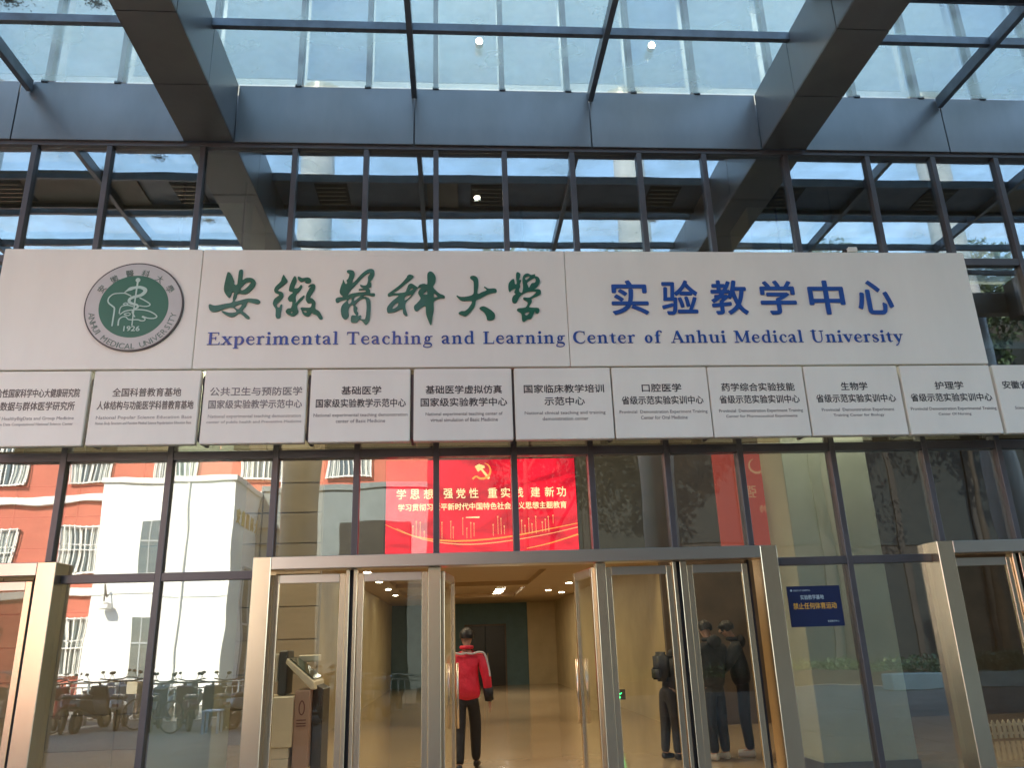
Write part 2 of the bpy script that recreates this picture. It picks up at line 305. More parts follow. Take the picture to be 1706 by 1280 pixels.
# ------------------------------------------------------------------ hand drawn bold serif alphabet (stroke skeletons: x, z, width)
def _g(adv,*st): return adv,st
K='L'; Q='C'; O='O'
def ser(a,b,y): return (K,[(a,y,.036),(b,y,.036)])
def st(x,a,b,w=.118): return (K,[(x,a,w),(x,b,w)])
GL={
'E':_g(.66,st(.17,0,.66),ser(.03,.58,.018),ser(.03,.56,.642),(K,[(.545,.65,.04),(.545,.52,.02)]),(K,[(.585,.0,.05),(.605,.15,.02)]),ser(.17,.43,.345),(K,[(.42,.26,.03),(.42,.43,.03)])),
'T':_g(.64,st(.31,0,.66),ser(.16,.46,.018),(K,[(.04,.638,.045),(.58,.638,.045)]),(K,[(.045,.65,.045),(.025,.50,.02)]),(K,[(.575,.65,.045),(.595,.50,.02)])),
'L':_g(.60,st(.17,0,.66),ser(.03,.55,.018),ser(.04,.31,.642),(K,[(.53,.0,.05),(.56,.17,.02)])),
'C':_g(.68,(Q,[(.60,.50,.03),(.58,.60,.035),(.46,.645,.04),(.33,.645,.045),(.17,.55,.11),(.11,.34,.135),(.17,.13,.11),(.34,.015,.05),(.46,.015,.04),(.57,.07,.035),(.62,.17,.025)]),(K,[(.60,.66,.03),(.60,.46,.03)])),
'A':_g(.68,(K,[(.33,.66,.05),(.10,.02,.036)]),(K,[(.33,.66,.13),(.57,.02,.13)]),ser(.0,.21,.018),ser(.44,.70,.018),ser(.17,.48,.22)),
'M':_g(.86,(K,[(.14,0,.04),(.15,.66,.04)]),(K,[(.17,.64,.14),(.40,.06,.10)]),(K,[(.69,.64,.05),(.41,.04,.04)]),st(.70,0,.66,.125),ser(.03,.25,.018),ser(.58,.83,.018),ser(.03,.2,.642),ser(.66,.83,.642)),
'U':_g(.74,(Q,[(.17,.66,.118),(.17,.4,.118),(.18,.18,.11),(.26,.04,.07),(.38,.012,.045),(.52,.05,.045),(.58,.18,.04),(.585,.4,.038),(.585,.66,.038)]),ser(.03,.31,.642),ser(.48,.69,.642)),
'x':_g(.54,(K,[(.11,.43,.125),(.43,.02,.125)]),(K,[(.44,.43,.035),(.09,.02,.035)]),ser(.02,.23,.427),ser(.35,.52,.427),ser(.0,.18,.018),ser(.31,.53,.018)),
'p':_g(.56,(K,[(.15,-.20,.115),(.15,.42,.115)]),ser(.03,.28,-.185),(K,[(.03,.40,.03),(.16,.43,.05)]),(Q,[(.17,.36,.04),(.28,.435,.045),(.42,.38,.09),(.465,.22,.118),(.41,.07,.09),(.29,.012,.04),(.18,.05,.035)])),
'e':_g(.49,(Q,[(.12,.235,.034),(.28,.245,.034),(.40,.255,.034),(.395,.34,.06),(.33,.42,.05),(.25,.437,.035),(.15,.38,.08),(.10,.22,.12),(.15,.08,.09),(.27,.015,.05),(.37,.04,.035),(.44,.12,.02)])),
'r':_g(.43,st(.15,0,.41,.115),ser(.03,.28,.018),(K,[(.03,.40,.03),(.17,.43,.04)]),(Q,[(.17,.32,.04),(.24,.41,.05),(.32,.43,.07),(.375,.39,.09)]),),
'i':_g(.30,st(.155,0,.42,.115),ser(.03,.28,.018),(K,[(.03,.40,.03),(.17,.43,.04)]),(O,[(.155,.60,.075)])),
'm':_g(.86,st(.15,0,.42,.115),ser(.03,.26,.018),(K,[(.03,.40,.03),(.17,.43,.04)]),(Q,[(.17,.33,.035),(.26,.42,.045),(.36,.43,.07),(.42,.36,.11),(.425,.2,.115),(.425,0,.115)]),ser(.32,.54,.018),(Q,[(.45,.33,.035),(.54,.42,.045),(.63,.43,.07),(.69,.36,.11),(.695,.2,.115),(.695,0,.115)]),ser(.59,.82,.018)),
'n':_g(.59,st(.15,0,.42,.115),ser(.03,.26,.018),(K,[(.03,.40,.03),(.17,.43,.04)]),(Q,[(.17,.33,.035),(.26,.42,.045),(.36,.43,.07),(.42,.36,.11),(.425,.2,.115),(.425,0,.115)]),ser(.32,.55,.018)),
'h':_g(.59,st(.15,0,.68,.115),ser(.03,.26,.018),(K,[(.03,.66,.03),(.17,.69,.04)]),(Q,[(.17,.33,.035),(.26,.42,.045),(.36,.43,.07),(.42,.36,.11),(.425,.2,.115),(.425,0,.115)]),ser(.32,.55,.018)),
'u':_g(.59,(Q,[(.14,.42,.115),(.14,.25,.115),(.15,.1,.11),(.22,.02,.06),(.31,.02,.04),(.39,.09,.035)]),(K,[(.44,.0,.115),(.44,.43,.115)]),ser(.02,.15,.415),ser(.32,.45,.415),ser(.44,.56,.018)),
't':_g(.37,(Q,[(.17,.54,.04),(.17,.42,.112),(.17,.2,.115),(.18,.08,.10),(.24,.02,.05),(.33,.05,.03)]),ser(.03,.33,.42)),
'a':_g(.49,(Q,[(.07,.34,.07),(.12,.41,.05),(.22,.437,.045),(.30,.40,.09),(.325,.30,.115),(.325,.12,.115),(.36,.03,.07),(.45,.03,.03)]),(Q,[(.31,.26,.035),(.18,.215,.05),(.095,.12,.10),(.15,.035,.07),(.23,.03,.035),(.31,.09,.035)])),
'l':_g(.30,st(.155,0,.68,.115),ser(.03,.28,.018),(K,[(.03,.66,.03),(.17,.69,.04)])),
'c':_g(.46,(Q,[(.38,.34,.085),(.34,.41,.05),(.25,.437,.035),(.15,.37,.08),(.105,.21,.12),(.15,.08,.09),(.26,.015,.045),(.36,.04,.035),(.41,.11,.02)])),
'g':_g(.52,(O,[(.24,.29,.135,.148,.09,.035)]),(K,[(.35,.40,.05),(.49,.42,.04)]),(Q,[(.17,.17,.03),(.11,.11,.04),(.16,.05,.07),(.36,.03,.09),(.44,-.05,.06),(.38,-.15,.04),(.22,-.185,.04),(.07,-.14,.05),(.06,-.07,.04),(.14,.01,.03)])),
'd':_g(.57,(K,[(.42,.0,.115),(.42,.68,.115)]),(K,[(.30,.66,.03),(.44,.69,.04)]),ser(.42,.54,.018),(Q,[(.40,.36,.035),(.28,.435,.04),(.15,.37,.09),(.105,.21,.118),(.16,.06,.09),(.28,.015,.04),(.40,.08,.035)])),
'o':_g(.52,(O,[(.26,.223,.19,.215,.115,.036)])),
'f':_g(.36,(Q,[(.38,.60,.07),(.34,.66,.045),(.25,.67,.05),(.17,.58,.1),(.16,.40,.115),(.16,.2,.115),(.16,0,.115)]),ser(.03,.29,.018),ser(.04,.31,.415)),
'v':_g(.52,(K,[(.11,.42,.125),(.28,.02,.105)]),(K,[(.44,.42,.035),(.27,.0,.035)]),ser(.0,.22,.427),ser(.35,.52,.427)),
'y':_g(.52,(K,[(.11,.42,.125),(.28,.04,.105)]),(Q,[(.44,.42,.035),(.30,.08,.035),(.20,-.12,.045),(.10,-.18,.07)]),ser(.0,.22,.427),ser(.35,.52,.427)),
's':_g(.41,(Q,[(.31,.34,.03),(.27,.42,.035),(.18,.435,.035),(.09,.37,.07),(.12,.27,.09),(.25,.20,.10),(.325,.11,.08),(.25,.02,.04),(.16,.012,.035),(.09,.04,.035),(.06,.13,.03)])),
}
def glyph_polys(ch):
    adv,S=GL[ch]; P=[]
    for k,p in S:
        if k=='L': P+=ribbon(p,n=1)
        elif k=='C': P+=ribbon(p)
        else:
            if len(p[0])==3:
                x,y,r=p[0]; P.append([(x+r*math.cos(t*math.pi/6),y+r*math.sin(t*math.pi/6)) for t in range(12)])
            else:
                x,y,a,b,wt,wn=p[0]; rr=[]
                for t in range(16):
                    an=t*math.pi/8; rr.append((x+(a-wt/2)*math.cos(an),y+(b-wn/2)*math.sin(an),wn+(wt-wn)*abs(math.cos(an))**1.5))
                P+=ribbon(rr,closed=True,n=2)
    return adv,P
GC={}
def serif_line(s,x0,x1,z0,cap,m,parent,y):
    """cap: cap height in metres; letters stretched to run from x0 to x1; returns letter objects"""
    tot=sum((GL[c][0] if c!=' ' else .34)+.02 for c in s)-.03; k=(x1-x0)/tot; kz=cap/.66; x=x0
    for c in s:
        if c==' ': x+=(.34+.02)*k; continue
        if c not in GC:
            adv,P=glyph_polys(c); GC[c]=cdt_mesh('letter',[[(px,pz) for px,pz in q] for q in P],m,depth=.010,y=0)
        o=obj('letter',GC[c],None); o.location=(x,y,z0); o.scale=(k,1,kz); o.parent=parent; o.matrix_parent_inverse=inv(parent)
        x+=(GL[c][0]+.02)*k
# ------------------------------------------------------------------ surfaces of the place
mat('paving',(.17,.155,.13),.75,var=.22,vscale=1.2,bump=.002,bscale=30)
mat('paving_joint',(.10,.095,.09),.9)
mat('floor_stone',(.44,.33,.21),.10,var=.10,vscale=1.3,spec=.6)
mat('ceil_wood',(.42,.30,.17),.5,var=.14,vscale=3,stretch=(.3,6,1))
mat('wall_tan',(.52,.42,.24),.55,var=.1,vscale=1.5)
mat('wall_stone',(.30,.255,.19),.45,var=.14,vscale=1.3,stretch=(.5,.5,2.4))
mat('wall_brown',(.10,.075,.055),.5,var=.25,vscale=2)
mat('wall_teal',(.09,.165,.19),.7,var=.1)
mat('wall_dark',(.10,.09,.07),.8,var=.2)
mat('pier_olive',(.60,.60,.45),.6,var=.06,vscale=2)
mat('door_dark',(.007,.006,.005),.4,var=.2)
mat('slab_grey',(.20,.20,.20),.8,var=.1)
mat('lamp_warm',(.9,.8,.6),.5,emit=(1,.78,.45),es=7)
mat('lamp_white',(.9,.9,.85),.5,emit=(1,.93,.75),es=14)
mat('curtain_cream',(.82,.84,.78),.85,var=.05,vscale=.9,stretch=(1,1,.3))
mat('curtain_blue',(.56,.63,.63),.85,var=.05,vscale=.9,stretch=(1,1,.3))
mat('curtain_grey',(.46,.50,.50),.85,var=.05,vscale=.9)
mat('white_render',(.82,.81,.78),.8,var=.03,bump=.002,bscale=30)
mat('orange_render',(.46,.12,.08),.8,var=.10,vscale=1.2,bump=.002,bscale=30)
mat('trim_white',(.74,.72,.68),.7,var=.05)
mat('grey_render',(.36,.39,.40),.8,var=.10,vscale=1)
mat('win_dark',(.06,.09,.10),.08,spec=.9)
mat('gold',(.70,.45,.12),.35,.8)
mat('bark',(.016,.013,.01),.9,var=.3)
mat('leaf',(.02,.045,.014),.6,var=.45,vscale=1.2)
mat('leaf_pale',(.10,.16,.09),.6,var=.3,vscale=2)
mat('leaf_dead',(.05,.04,.025),.9,var=.4)
# ground and floors
mat_p=MAT['paving']
MB().box(-90,90,-120,-.02,-.4,-.012).build('ground','paving_joint',kind='structure')
sl_=MB(); slabs=[]
rs_=random.Random(3)
pv=thing('paving','grey stone paving slabs in front of the entrance','paving',kind='structure')
me0=MB().box(0,1.19,0,.79,-.010,0.0).mesh('paving_slab','paving',bev=.003)
for i in range(-13,13):
    for j in range(0,10):
        o=obj('paving_slab',me0,pv); o.location=(i*1.2,-.42-.8*(j+1),rs_.uniform(-.0015,.0015))
me1=MB()
for i in range(-30,30):
    for j in range(10,55):
        me1.box(i*1.2,i*1.2+1.19,-.42-.8*(j+1),-.42-.8*(j+1)+.79,-.010,0)
me1.build('paving_slabs_beyond','paving',pv,kind='stuff')
MB().box(-13,15,-.40,7.0,-.3,0.0).build('lobby_floor','floor_stone',kind='structure')
MB().box(-2.6,4.1,7.0,25,-.3,-.0).build('corridor_floor','floor_stone',kind='structure')
# ------------------------------------------------------------------ entrance building
XM=[-13.4,-12.5,-11.6,-10.3,-9.0,-8.08,-7.17,-6.22,-5.25,-4.335,-3.18,-2.018,-1.108,-.207,.690,1.587,2.488,3.372,4.50,5.648,6.582,7.49,8.45,9.36,10.3,11.55,12.8,13.7,14.6]
B=thing('entrance_building','glazed university entrance building with dark mullions behind the white signs','building')
MH=.034
def mull(x,z0,z1): MB().box(x-MH,x+MH,-.06,.09,z0,z1).build('mullion','frame_dark',B,bev=.004)
DOORS=[(-9.90,-4.18),(-2.155,3.60),(5.48,11.24)]
def in_door(a,b): 
    m=(a+b)/2
    return any(d0-.05<m<d1+.05 for d0,d1 in DOORS)
rg=random.Random(11)
PC={}
def pane(x0,x1,z0,z1,mt='facade_glass',y=.0,par=None,name='window_pane',tilt=.10):
    w,h=round(x1-x0,3),round(z1-z0,3)
    k=(w,h,mt)
    if k not in PC: PC[k]=MB().box(-w/2,w/2,-.006,.006,-h/2,h/2).mesh(name,mt)
    o=obj(name,PC[k]); o.location=((x0+x1)/2,y,(z0+z1)/2); o.rotation_euler=(R(rg.uniform(-tilt,tilt)),0,R(rg.uniform(-tilt,tilt)))
    p=par or B; o.parent=p; o.matrix_parent_inverse=inv(p); return o
ZT=2.39
for i,x in enumerate(XM):
    isd=any(d0+.1<x<d1-.1 for d0,d1 in DOORS)
    mull(x,2.575 if isd else 0,7.775); mull(x,8.72,13.0)
for a,b in zip(XM[:-1],XM[1:]):
    x0,x1=a+MH,b-MH
    for z in (3.72,6.18): MB().box(x0,x1,-.052,.08,z-.05,z+.05).build('transom','frame_dark',B,bev=.004)
    d=in_door(a,b)
    # glazing rows
    pane(x0-.01,x1+.01,6.23,7.775,'facade_glass_high'); pane(x0-.01,x1+.01,3.77,6.13)
    zl=2.565 if d else ZT+.045
    # a lower row may be only partly over a door
    pane(x0-.01,x1+.01,zl,3.67)
    if not d:
        l=max([x0]+[q[1] for q in DOORS if x0<q[1]<x1]); r=min([x1]+[q[0] for q in DOORS if x0<q[0]<x1])
        MB().box(l,r,-.052,.08,ZT-.045,ZT+.045).build('transom','frame_dark',B,bev=.004)
        pane(l-.005,r+.005,.10,ZT-.045)
        MB().box(l,r,-.052,.08,0,.10).build('sill','frame_dark',B,bev=.004)
    # upper storey behind the canopy
    pane(x0-.01,x1+.01,8.78,10.9,'upper_glass'); pane(x0-.01,x1+.01,11.02,12.95,'upper_glass')
    MB().box(x0,x1,-.05,.08,10.91,11.01).build('transom','frame_dark',B)
MB().box(XM[0],XM[-1],-.065,.10,7.777,7.845).build('head_beam','frame_dark',B)
MB().box(XM[0],XM[-1],.105,7.6,7.80,8.7).build('floor_slab','slab_grey',B)
MB().box(XM[0],XM[-1],-.06,26,13.0,13.5).build('roof','slab_grey',B)
for s,x in ((-1,XM[0]),(1,XM[-1])): MB().box(x-.15,x+.15,.1,26,0,13.0).build('end_wall','grey_render',B)
MB().box(XM[0],XM[-1],26,26.3,0,13.0).build('rear_wall','grey_render',B)
MB().box(XM[0]+.2,XM[-1]-.2,2.6,2.7,8.7,12.98).build('upper_room_wall','curtain_grey',B)
# curtains upstairs
for i,(a,b) in enumerate(zip(XM[:-1],XM[1:])):
    if not -7.5<a<9: continue
    rr=random.Random(i); x0,x1=a+.04,b-.04; zb=9.10+rr.uniform(-.015,.015); yb=.20+rr.uniform(0,.03)
    me=MB().box(x0,x1,yb,yb+.006,zb,12.9).box(x0,x1,yb-.008,yb+.014,zb-.03,zb-.001).mesh('window_blind',['curtain_blue','curtain_cream','curtain_grey','curtain_cream','curtain_blue'][(i*7)%5],bev=.002)
    o=obj('window_blind',me,label='pale blind drawn behind an upper window above the glass canopy',cat='blind',group='blinds behind the upper windows')
ct=MAT['curtain_cream'],MAT['curtain_blue']
for m_ in ct:
    t_=m_.node_tree; b_=t_.nodes['Principled BSDF']; tl_=t_.nodes.new('ShaderNodeBsdfTranslucent'); tl_.inputs[0].default_value=(.8,.8,.7,1); x_=t_.nodes.new('ShaderNodeMixShader'); x_.inputs[0].default_value=.4
    o_=[n for n in t_.nodes if n.type=='OUTPUT_MATERIAL'][0]; t_.links.new(b_.outputs[0],x_.inputs[1]); t_.links.new(tl_.outputs[0],x_.inputs[2]); t_.links.new(x_.outputs[0],o_.inputs[0])
# interior of the lobby
st_=dict(kind='structure')
MB().box(XM[0]+.16,-2.6,7.0,7.15,0,7.6).build('lobby_wall','wall_stone',**st_)
MB().box(4.1,XM[-1]-.16,7.0,7.15,0,7.6).build('lobby_wall','wall_brown',**st_)
MB().box(-2.6,4.1,7.0,7.15,3.2,7.6).build('lobby_wall','wall_dark',**st_)
MB().box(-2.75,-2.6,7.15,25,0,3.2).build('corridor_wall','wall_tan',**st_)
MB().box(4.1,4.25,7.15,25,0,3.2).build('corridor_wall','wall_tan',**st_)
MB().box(-2.6,2.95,25,25.2,0,3.2).build('corridor_end_wall','wall_teal',**st_)
MB().box(2.95,4.1,24.9,25.2,0,3.2).build('corridor_end_wall','wall_tan',**st_)
cc=thing('corridor_ceiling','timber coloured corridor ceiling','ceiling',kind='structure')
MB().box(-2.75,4.25,7.15,25.2,3.32,3.4).build('ceiling_board','ceil_wood',cc)
for y0,y1 in((7.15,9.5),(14.6,15.4),(20.2,25.2)): MB().box(-2.6,4.1,y0,y1,3.2,3.32).build('ceiling_panel','ceil_wood',cc)
for x0,x1 in((-2.6,-1.7),(2.1,4.1)):
    for y0,y1 in((9.5,14.6),(15.4,20.2)): MB().box(x0,x1,y0,y1,3.2,3.32).build('ceiling_panel','ceil_wood',cc)
# stone courses on the lobby wall
me=MB().box(0,1.16,6.965,7.0,0,.58).mesh('wall_tile','wall_stone',bev=.006)
tl=thing('wall_cladding','beige stone cladding tiles on the lobby back wall','wall cladding',kind='structure')
for j in range(13):
    for i in range(9):
        x=-2.6-1.18*(i+1)
        o=obj('wall_tile',me,tl); o.location=(x,rs_.uniform(-.004,.004),.6*j)
# interior piers
for x0,x1,lb in ((-3.52,-2.78,'pale olive square pier inside the glass left of the centre doors'),(4.32,5.48,'broad pale olive pier inside the glass right of the centre doors'),(-9.6,-8.8,'pale olive pier beyond the left end of the sign'),(11.3,12.2,'pale olive pier far right behind the glass')):
    p=thing('pier',lb,'pier'); MB().box(x0,x1,1.0,1.75,0,7.6).build('shaft','pier_olive',p,bev=.01); MB().box(x0-.02,x1+.02,.98,1.77,.002,.14).build('skirting','wall_brown',p)
# corridor end door
d=thing('corridor_door','dark double door in the teal wall at the corridor end','door')
for x0,x1 in((.42,1.2),(1.21,2.0)):
    l=box('door_leaf','door_dark',d,x0,x1,24.93,24.985,0.0,2.3,bev=.01)
for x in(1.12,1.29): MB().tube([(x,24.90,.95),(x,24.90,1.25)],.015).build('handle','stainless',d)
box('door_frame','wall_brown',d,.36,.42,24.9,24.998,0,2.37); box('door_frame','wall_brown',d,2.0,2.06,24.9,24.998,0,2.37); box('door_frame','wall_brown',d,.42,2.0,24.9,24.998,2.302,2.37)
box('notice','wall_tan',None,4.06,4.098,15.2,15.5,1.5,1.9,label='small framed notice on the tan right-hand corridor wall',cat='notice')
# ceiling lamps
def area(name,loc,sx_,sy_,en,col=(1,.78,.5),rot=(0,0,0)):
    l=bpy.data.lights.new(name,'AREA'); l.shape='RECTANGLE'; l.size=sx_; l.size_y=sy_; l.energy=en; l.color=col
    o=bpy.data.objects.new(name,l); COL.objects.link(o); o.location=loc; o.rotation_euler=rot; return o
for k in range(5):
    t=thing('ceiling_lamp','small warm square lamp in the slanting row on the corridor ceiling','lamp',group='row of corridor lamps')
    box('diffuser','lamp_white',t,1.33,1.63,15.6+1.15*k,15.78+1.15*k,3.30,3.316); box('housing','wall_tan',t,1.30,1.66,15.57+1.15*k,15.81+1.15*k,3.303,3.319)
def down(x,y,z,lb,grp=None,r=.07):
    t=thing('downlight',lb,'downlight',(x,y,z),group=grp)
    MB().tube([(x,y,z-.012),(x,y,z-.002)],r*.8,12).build('lens','lamp_white',t); MB().tube([(x,y,z-.006),(x,y,z-.001)],r,12).build('trim','wall_tan',t)
for x,y in((3.25,14.2),(3.0,17.3),(3.6,18.6)): down(x,y,3.2,'round downlight near the right wall of the corridor','right hand corridor downlights',.11)
for k in range(4): down(-1.95,9.2+2.9*k,3.2,'round downlight in the left row of the corridor ceiling','left hand corridor downlights',.10)
area('corridor_light',(1.0,12.0,3.18),1.6,4.0,24,(1,.84,.58)); area('corridor_light',(1.0,18.5,3.18),1.6,4.0,22,(1,.84,.58))
for x_ in(-4,1,6): area('upper_room_light',(x_,1.4,12.9),4,1,45,(1,.92,.80))
for x_,s_ in((-3.15,'left'),(4.9,'right')):  # added fill lamps, hidden behind the sign to brighten the piers
    area('pier_fill',(x_,.48,5.82),1.0,.06,30,(1,.93,.78)); t=thing('added_pier_lamp','added unseen fill lamp behind the main sign brightening the %s olive pier'%s_,'lamp',(x_,.48,5.9)); box('housing','frame_dark',t,x_-.55,x_+.55,.44,.52,5.84,5.90)
    for q in(-.4,.4): box('hanger','frame_dark',t,x_+q-.01,x_+q+.01,.47,.49,5.902,7.6)
area('lobby_light',(-4.2,4.0,7.5),3,2,80); area('lobby_light',(1,4.2,7.5),3,2,60); area('lobby_light',(6.5,4.5,7.5),2,2,26)
# ------------------------------------------------------------------ glass canopy
CN=thing('canopy','glass entrance canopy on broad grey clad beams','canopy')
FY=-.10; ZB=7.83; ZF=8.70
BEAMS=[(-11.0,-10.4),(-3.41,-2.79),(4.175,4.78),(11.9,12.5)]
RAFT=[-8.0,-5.40,-.49,1.875,6.80,9.3]
JX=[-13.4,-11.0,-10.4,-8.0,-5.54,-3.41,-2.79,-.49,1.86,4.175,4.78,6.83,9.3,11.9,12.5,14.6]
YE=-5.95
for a,b in zip(JX[:-1],JX[1:]):
    if any(abs(a-q[0])<.01 and abs(b-q[1])<.01 for q in BEAMS): continue
    MB().box(a+.008,b-.008,FY,FY+.03,ZB,ZF).build('fascia_panel','clad',CN,bev=.004)
for a,b in BEAMS:
    bm_=thing('main_beam','', 'x'); 
    del bm_['label']; del bm_['category']; bm_.parent=CN; bm_.matrix_parent_inverse=inv(CN)
    MB().box(a+.03,b-.03,YE,FY-.01,ZB+.03,ZF-.03).build('core','black_gap',bm_)
    ys=[FY]+[-1.19-1.11*k for k in range(0,5)]
    for y0,y1 in zip(ys[:-1],ys[1:]):
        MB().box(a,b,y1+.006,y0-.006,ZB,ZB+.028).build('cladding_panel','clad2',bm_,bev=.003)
    ys=[FY-.0]+[-1.19-1.11*k for k in range(0,5)]
    for y0,y1 in zip(ys[:-1],ys[1:]):
        for xx0,xx1 in((a,a+.028),(b-.028,b)):
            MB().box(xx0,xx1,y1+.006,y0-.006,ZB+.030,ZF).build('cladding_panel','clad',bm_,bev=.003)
PUR=[-1.27,-3.08,-4.15,-5.2]
for x in RAFT: MB().box(x-.035,x+.035,YE,-.13,8.52,8.69).build('rafter','steel_blue',CN,bev=.004); 
xs=[-13.4,-10.6,None,-10.0,-7.735,-7.665,-5.225,-5.155,-3.29,None,-2.70,-.51,-.44,1.765,1.835,4.03,None,4.61,6.525,6.595,8.865,8.935,11.3,None,11.9,14.6]
segs=[(-13.4,-11.0),(-10.4,-8.035),(-7.965,-5.435),(-5.365,-3.41),(-2.79,-.525),(-.455,1.84),(1.91,4.175),(4.78,6.765),(6.835,9.265),(9.335,11.9),(12.5,14.6)]
for y in PUR:
    for a,b in segs: MB().box(a,b,y-.035,y+.035,8.58,8.69).build('purlin','steel_blue',CN,bev=.003)
YG=[-.11,-1.27,-1.95,-2.85,-3.08,-4.15,-5.2,YE]
rg2=random.Random(5)
for a,b in segs:
    for y0,y1 in zip(YG[:-1],YG[1:]):
        if y0==-1.95: continue
        o=obj('roof_pane',MB().box(a-.02,b+.02,y1+.008,y0-.008,8.702,8.716).mesh('roof_pane','roof_glass'),CN)
mat('band_brown',(.17,.14,.105),.6,var=.15); mat('band_dark',(.11,.13,.16),.5,var=.2)
rb=random.Random(8)
for n_,(a,b) in enumerate(segs):
    MB().box(a,b,-2.85,-1.95,8.64,8.70).build('soffit_panel','band_dark' if n_ not in (1,2) else 'band_brown',CN)
    MB().box(a,b,-1.99,-1.95,8.56,8.64).build('purlin','steel_blue',CN); MB().box(a,b,-2.85,-2.81,8.56,8.64).build('purlin','steel_blue',CN)
    w=b-a; c=a+w*rb.uniform(.25,.6); f_=MB()
    for k in range(5): f_.box(c,c+w*.2,-2.68+.12*k,-2.674+.12*k,8.60,8.612)
    v_=MB().box(c-.02,c+w*.22,-2.74,-2.12,8.625,8.638).build('vent','black_gap',CN); f_.build('vent_blades','stainless',v_)
    if n_%2: MB().box(a+.05,a+.05+w*.22,-2.78,-2.02,8.61,8.638).build('access_panel','band_brown',CN)
# bases of the fins that stand on the gutter edge
for x in XM:
    if -7<x<9 and not any(a-.05<x<b+.05 for a,b in BEAMS): MB().box(x-.04,x+.04,FY-.012,FY+.03,ZF-.010,ZF+.03).build('bracket','black_gap',CN)
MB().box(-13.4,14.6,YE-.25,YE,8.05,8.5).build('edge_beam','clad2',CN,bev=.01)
# leaf litter on the glass
def litter():
    mb=MB(); rr=random.Random(21)
    cl=[(-5.0,-1.45,.12),(-4.4,-1.6,.10),(-4.75,-1.15,.06),(-4.05,-1.45,.09),(-3.7,-1.75,.07),(-4.2,-3.5,.12),(-3.8,-3.6,.10),(-3.5,-3.5,.09),(-4.9,-3.3,.10),(-5.4,-2.0,.12),(-5.9,-1.2,.12),(3.2,-3.3,.08),(3.6,-3.4,.07),(5.8,-3.3,.10),(-2.3,-3.3,.06)]
    for cx,cyy,r in cl:
        for _ in range(int(260*r/.12)):
            an=rr.random()*6.28; d=abs(rr.gauss(0,.6))*r; x=cx+1.5*d*math.cos(an); y=cyy+d*math.sin(an); s=rr.uniform(.008,.022); t=rr.random()*3.14; z=8.719+rr.random()*.012
            c,s_=math.cos(t)*s,math.sin(t)*s
            mb.quad((x+c,y+s_,z),(x-s_*.5,y+c*.5,z+rr.uniform(0,.008)),(x-c,y-s_,z),(x+s_*.5,y-c*.5,z))
    for a in (-1.57,-1.63):
        for _ in range(260):
            x=rr.uniform(-2.6,2.5)+rr.gauss(0,.05); y=-1.20+rr.uniform(-.01,.035); s=rr.uniform(.006,.016); z=8.719
            if rr.random()<.6: x=rr.choice([-1.9,-1.7,.05,.12,-.2,-2.2])+rr.gauss(0,.05)
            mb.quad((x+s,y,z),(x,y+s*.7,z+.004),(x-s,y,z),(x,y-s*.7,z))
    mb.build('leaf_litter','leaf_dead',label='dark dead leaves and dirt lying on the glass canopy',cat='leaves',kind='stuff')
litter()
# lamps on the storey above the canopy
for x,lb in ((.39,'bright round lamp seen through the canopy glass left of centre'),(2.80,'bright round lamp seen through the canopy glass right of centre')):
    t=thing('round_lamp',lb,'lamp',(x,-.1,9.49)); MB().ball((x,-.13,9.49),.045,sy=.5).build('lens','lamp_white',t,smooth=True); MB().tube([(x,-.04,9.49),(x,-.12,9.49)],.055,12).build('housing','stainless',t)
# tall round columns and high portico beam (seen in the glass)
mat('col_white',(.26,.27,.28),.5,var=.05)
for x,lb in ((-10.3,'tall pale round column furthest left outside the entrance'),(-2.99,'tall pale round column under the left canopy beam'),(4.12,'tall pale round column under the right canopy beam'),(11.5,'tall pale round column furthest right outside the entrance')):
    p=thing('round_column',lb,'column',(x,-6.7,0)); MB().tube([(x,-6.7,0),(x,-6.7,13.6)],.37,32).build('shaft','col_white',p,smooth=True); MB().tube([(x,-6.7,0),(x,-6.7,.25)],.42,32).build('base','clad2',p)
    MB().tube([(x,-6.7,13.6),(x,-6.7,13.9)],.5,32).build('capital','clad2',p)
    for z in (3.2,6.4,9.6): MB().tube([(x,-6.7,z),(x,-6.7,z+.015)],.374,32).build('joint_ring','clad2',p)
t=thing('canopy_lamp','small round lamp under the dark band of the canopy','lamp',(.43,-2.4,8.6)); MB().tube([(.40,-2.45,8.60),(.40,-2.45,8.61)],.045,12).build('lens','lamp_white',t); MB().tube([(.40,-2.45,8.605),(.40,-2.45,8.638)],.06,12).build('housing','clad2',t)
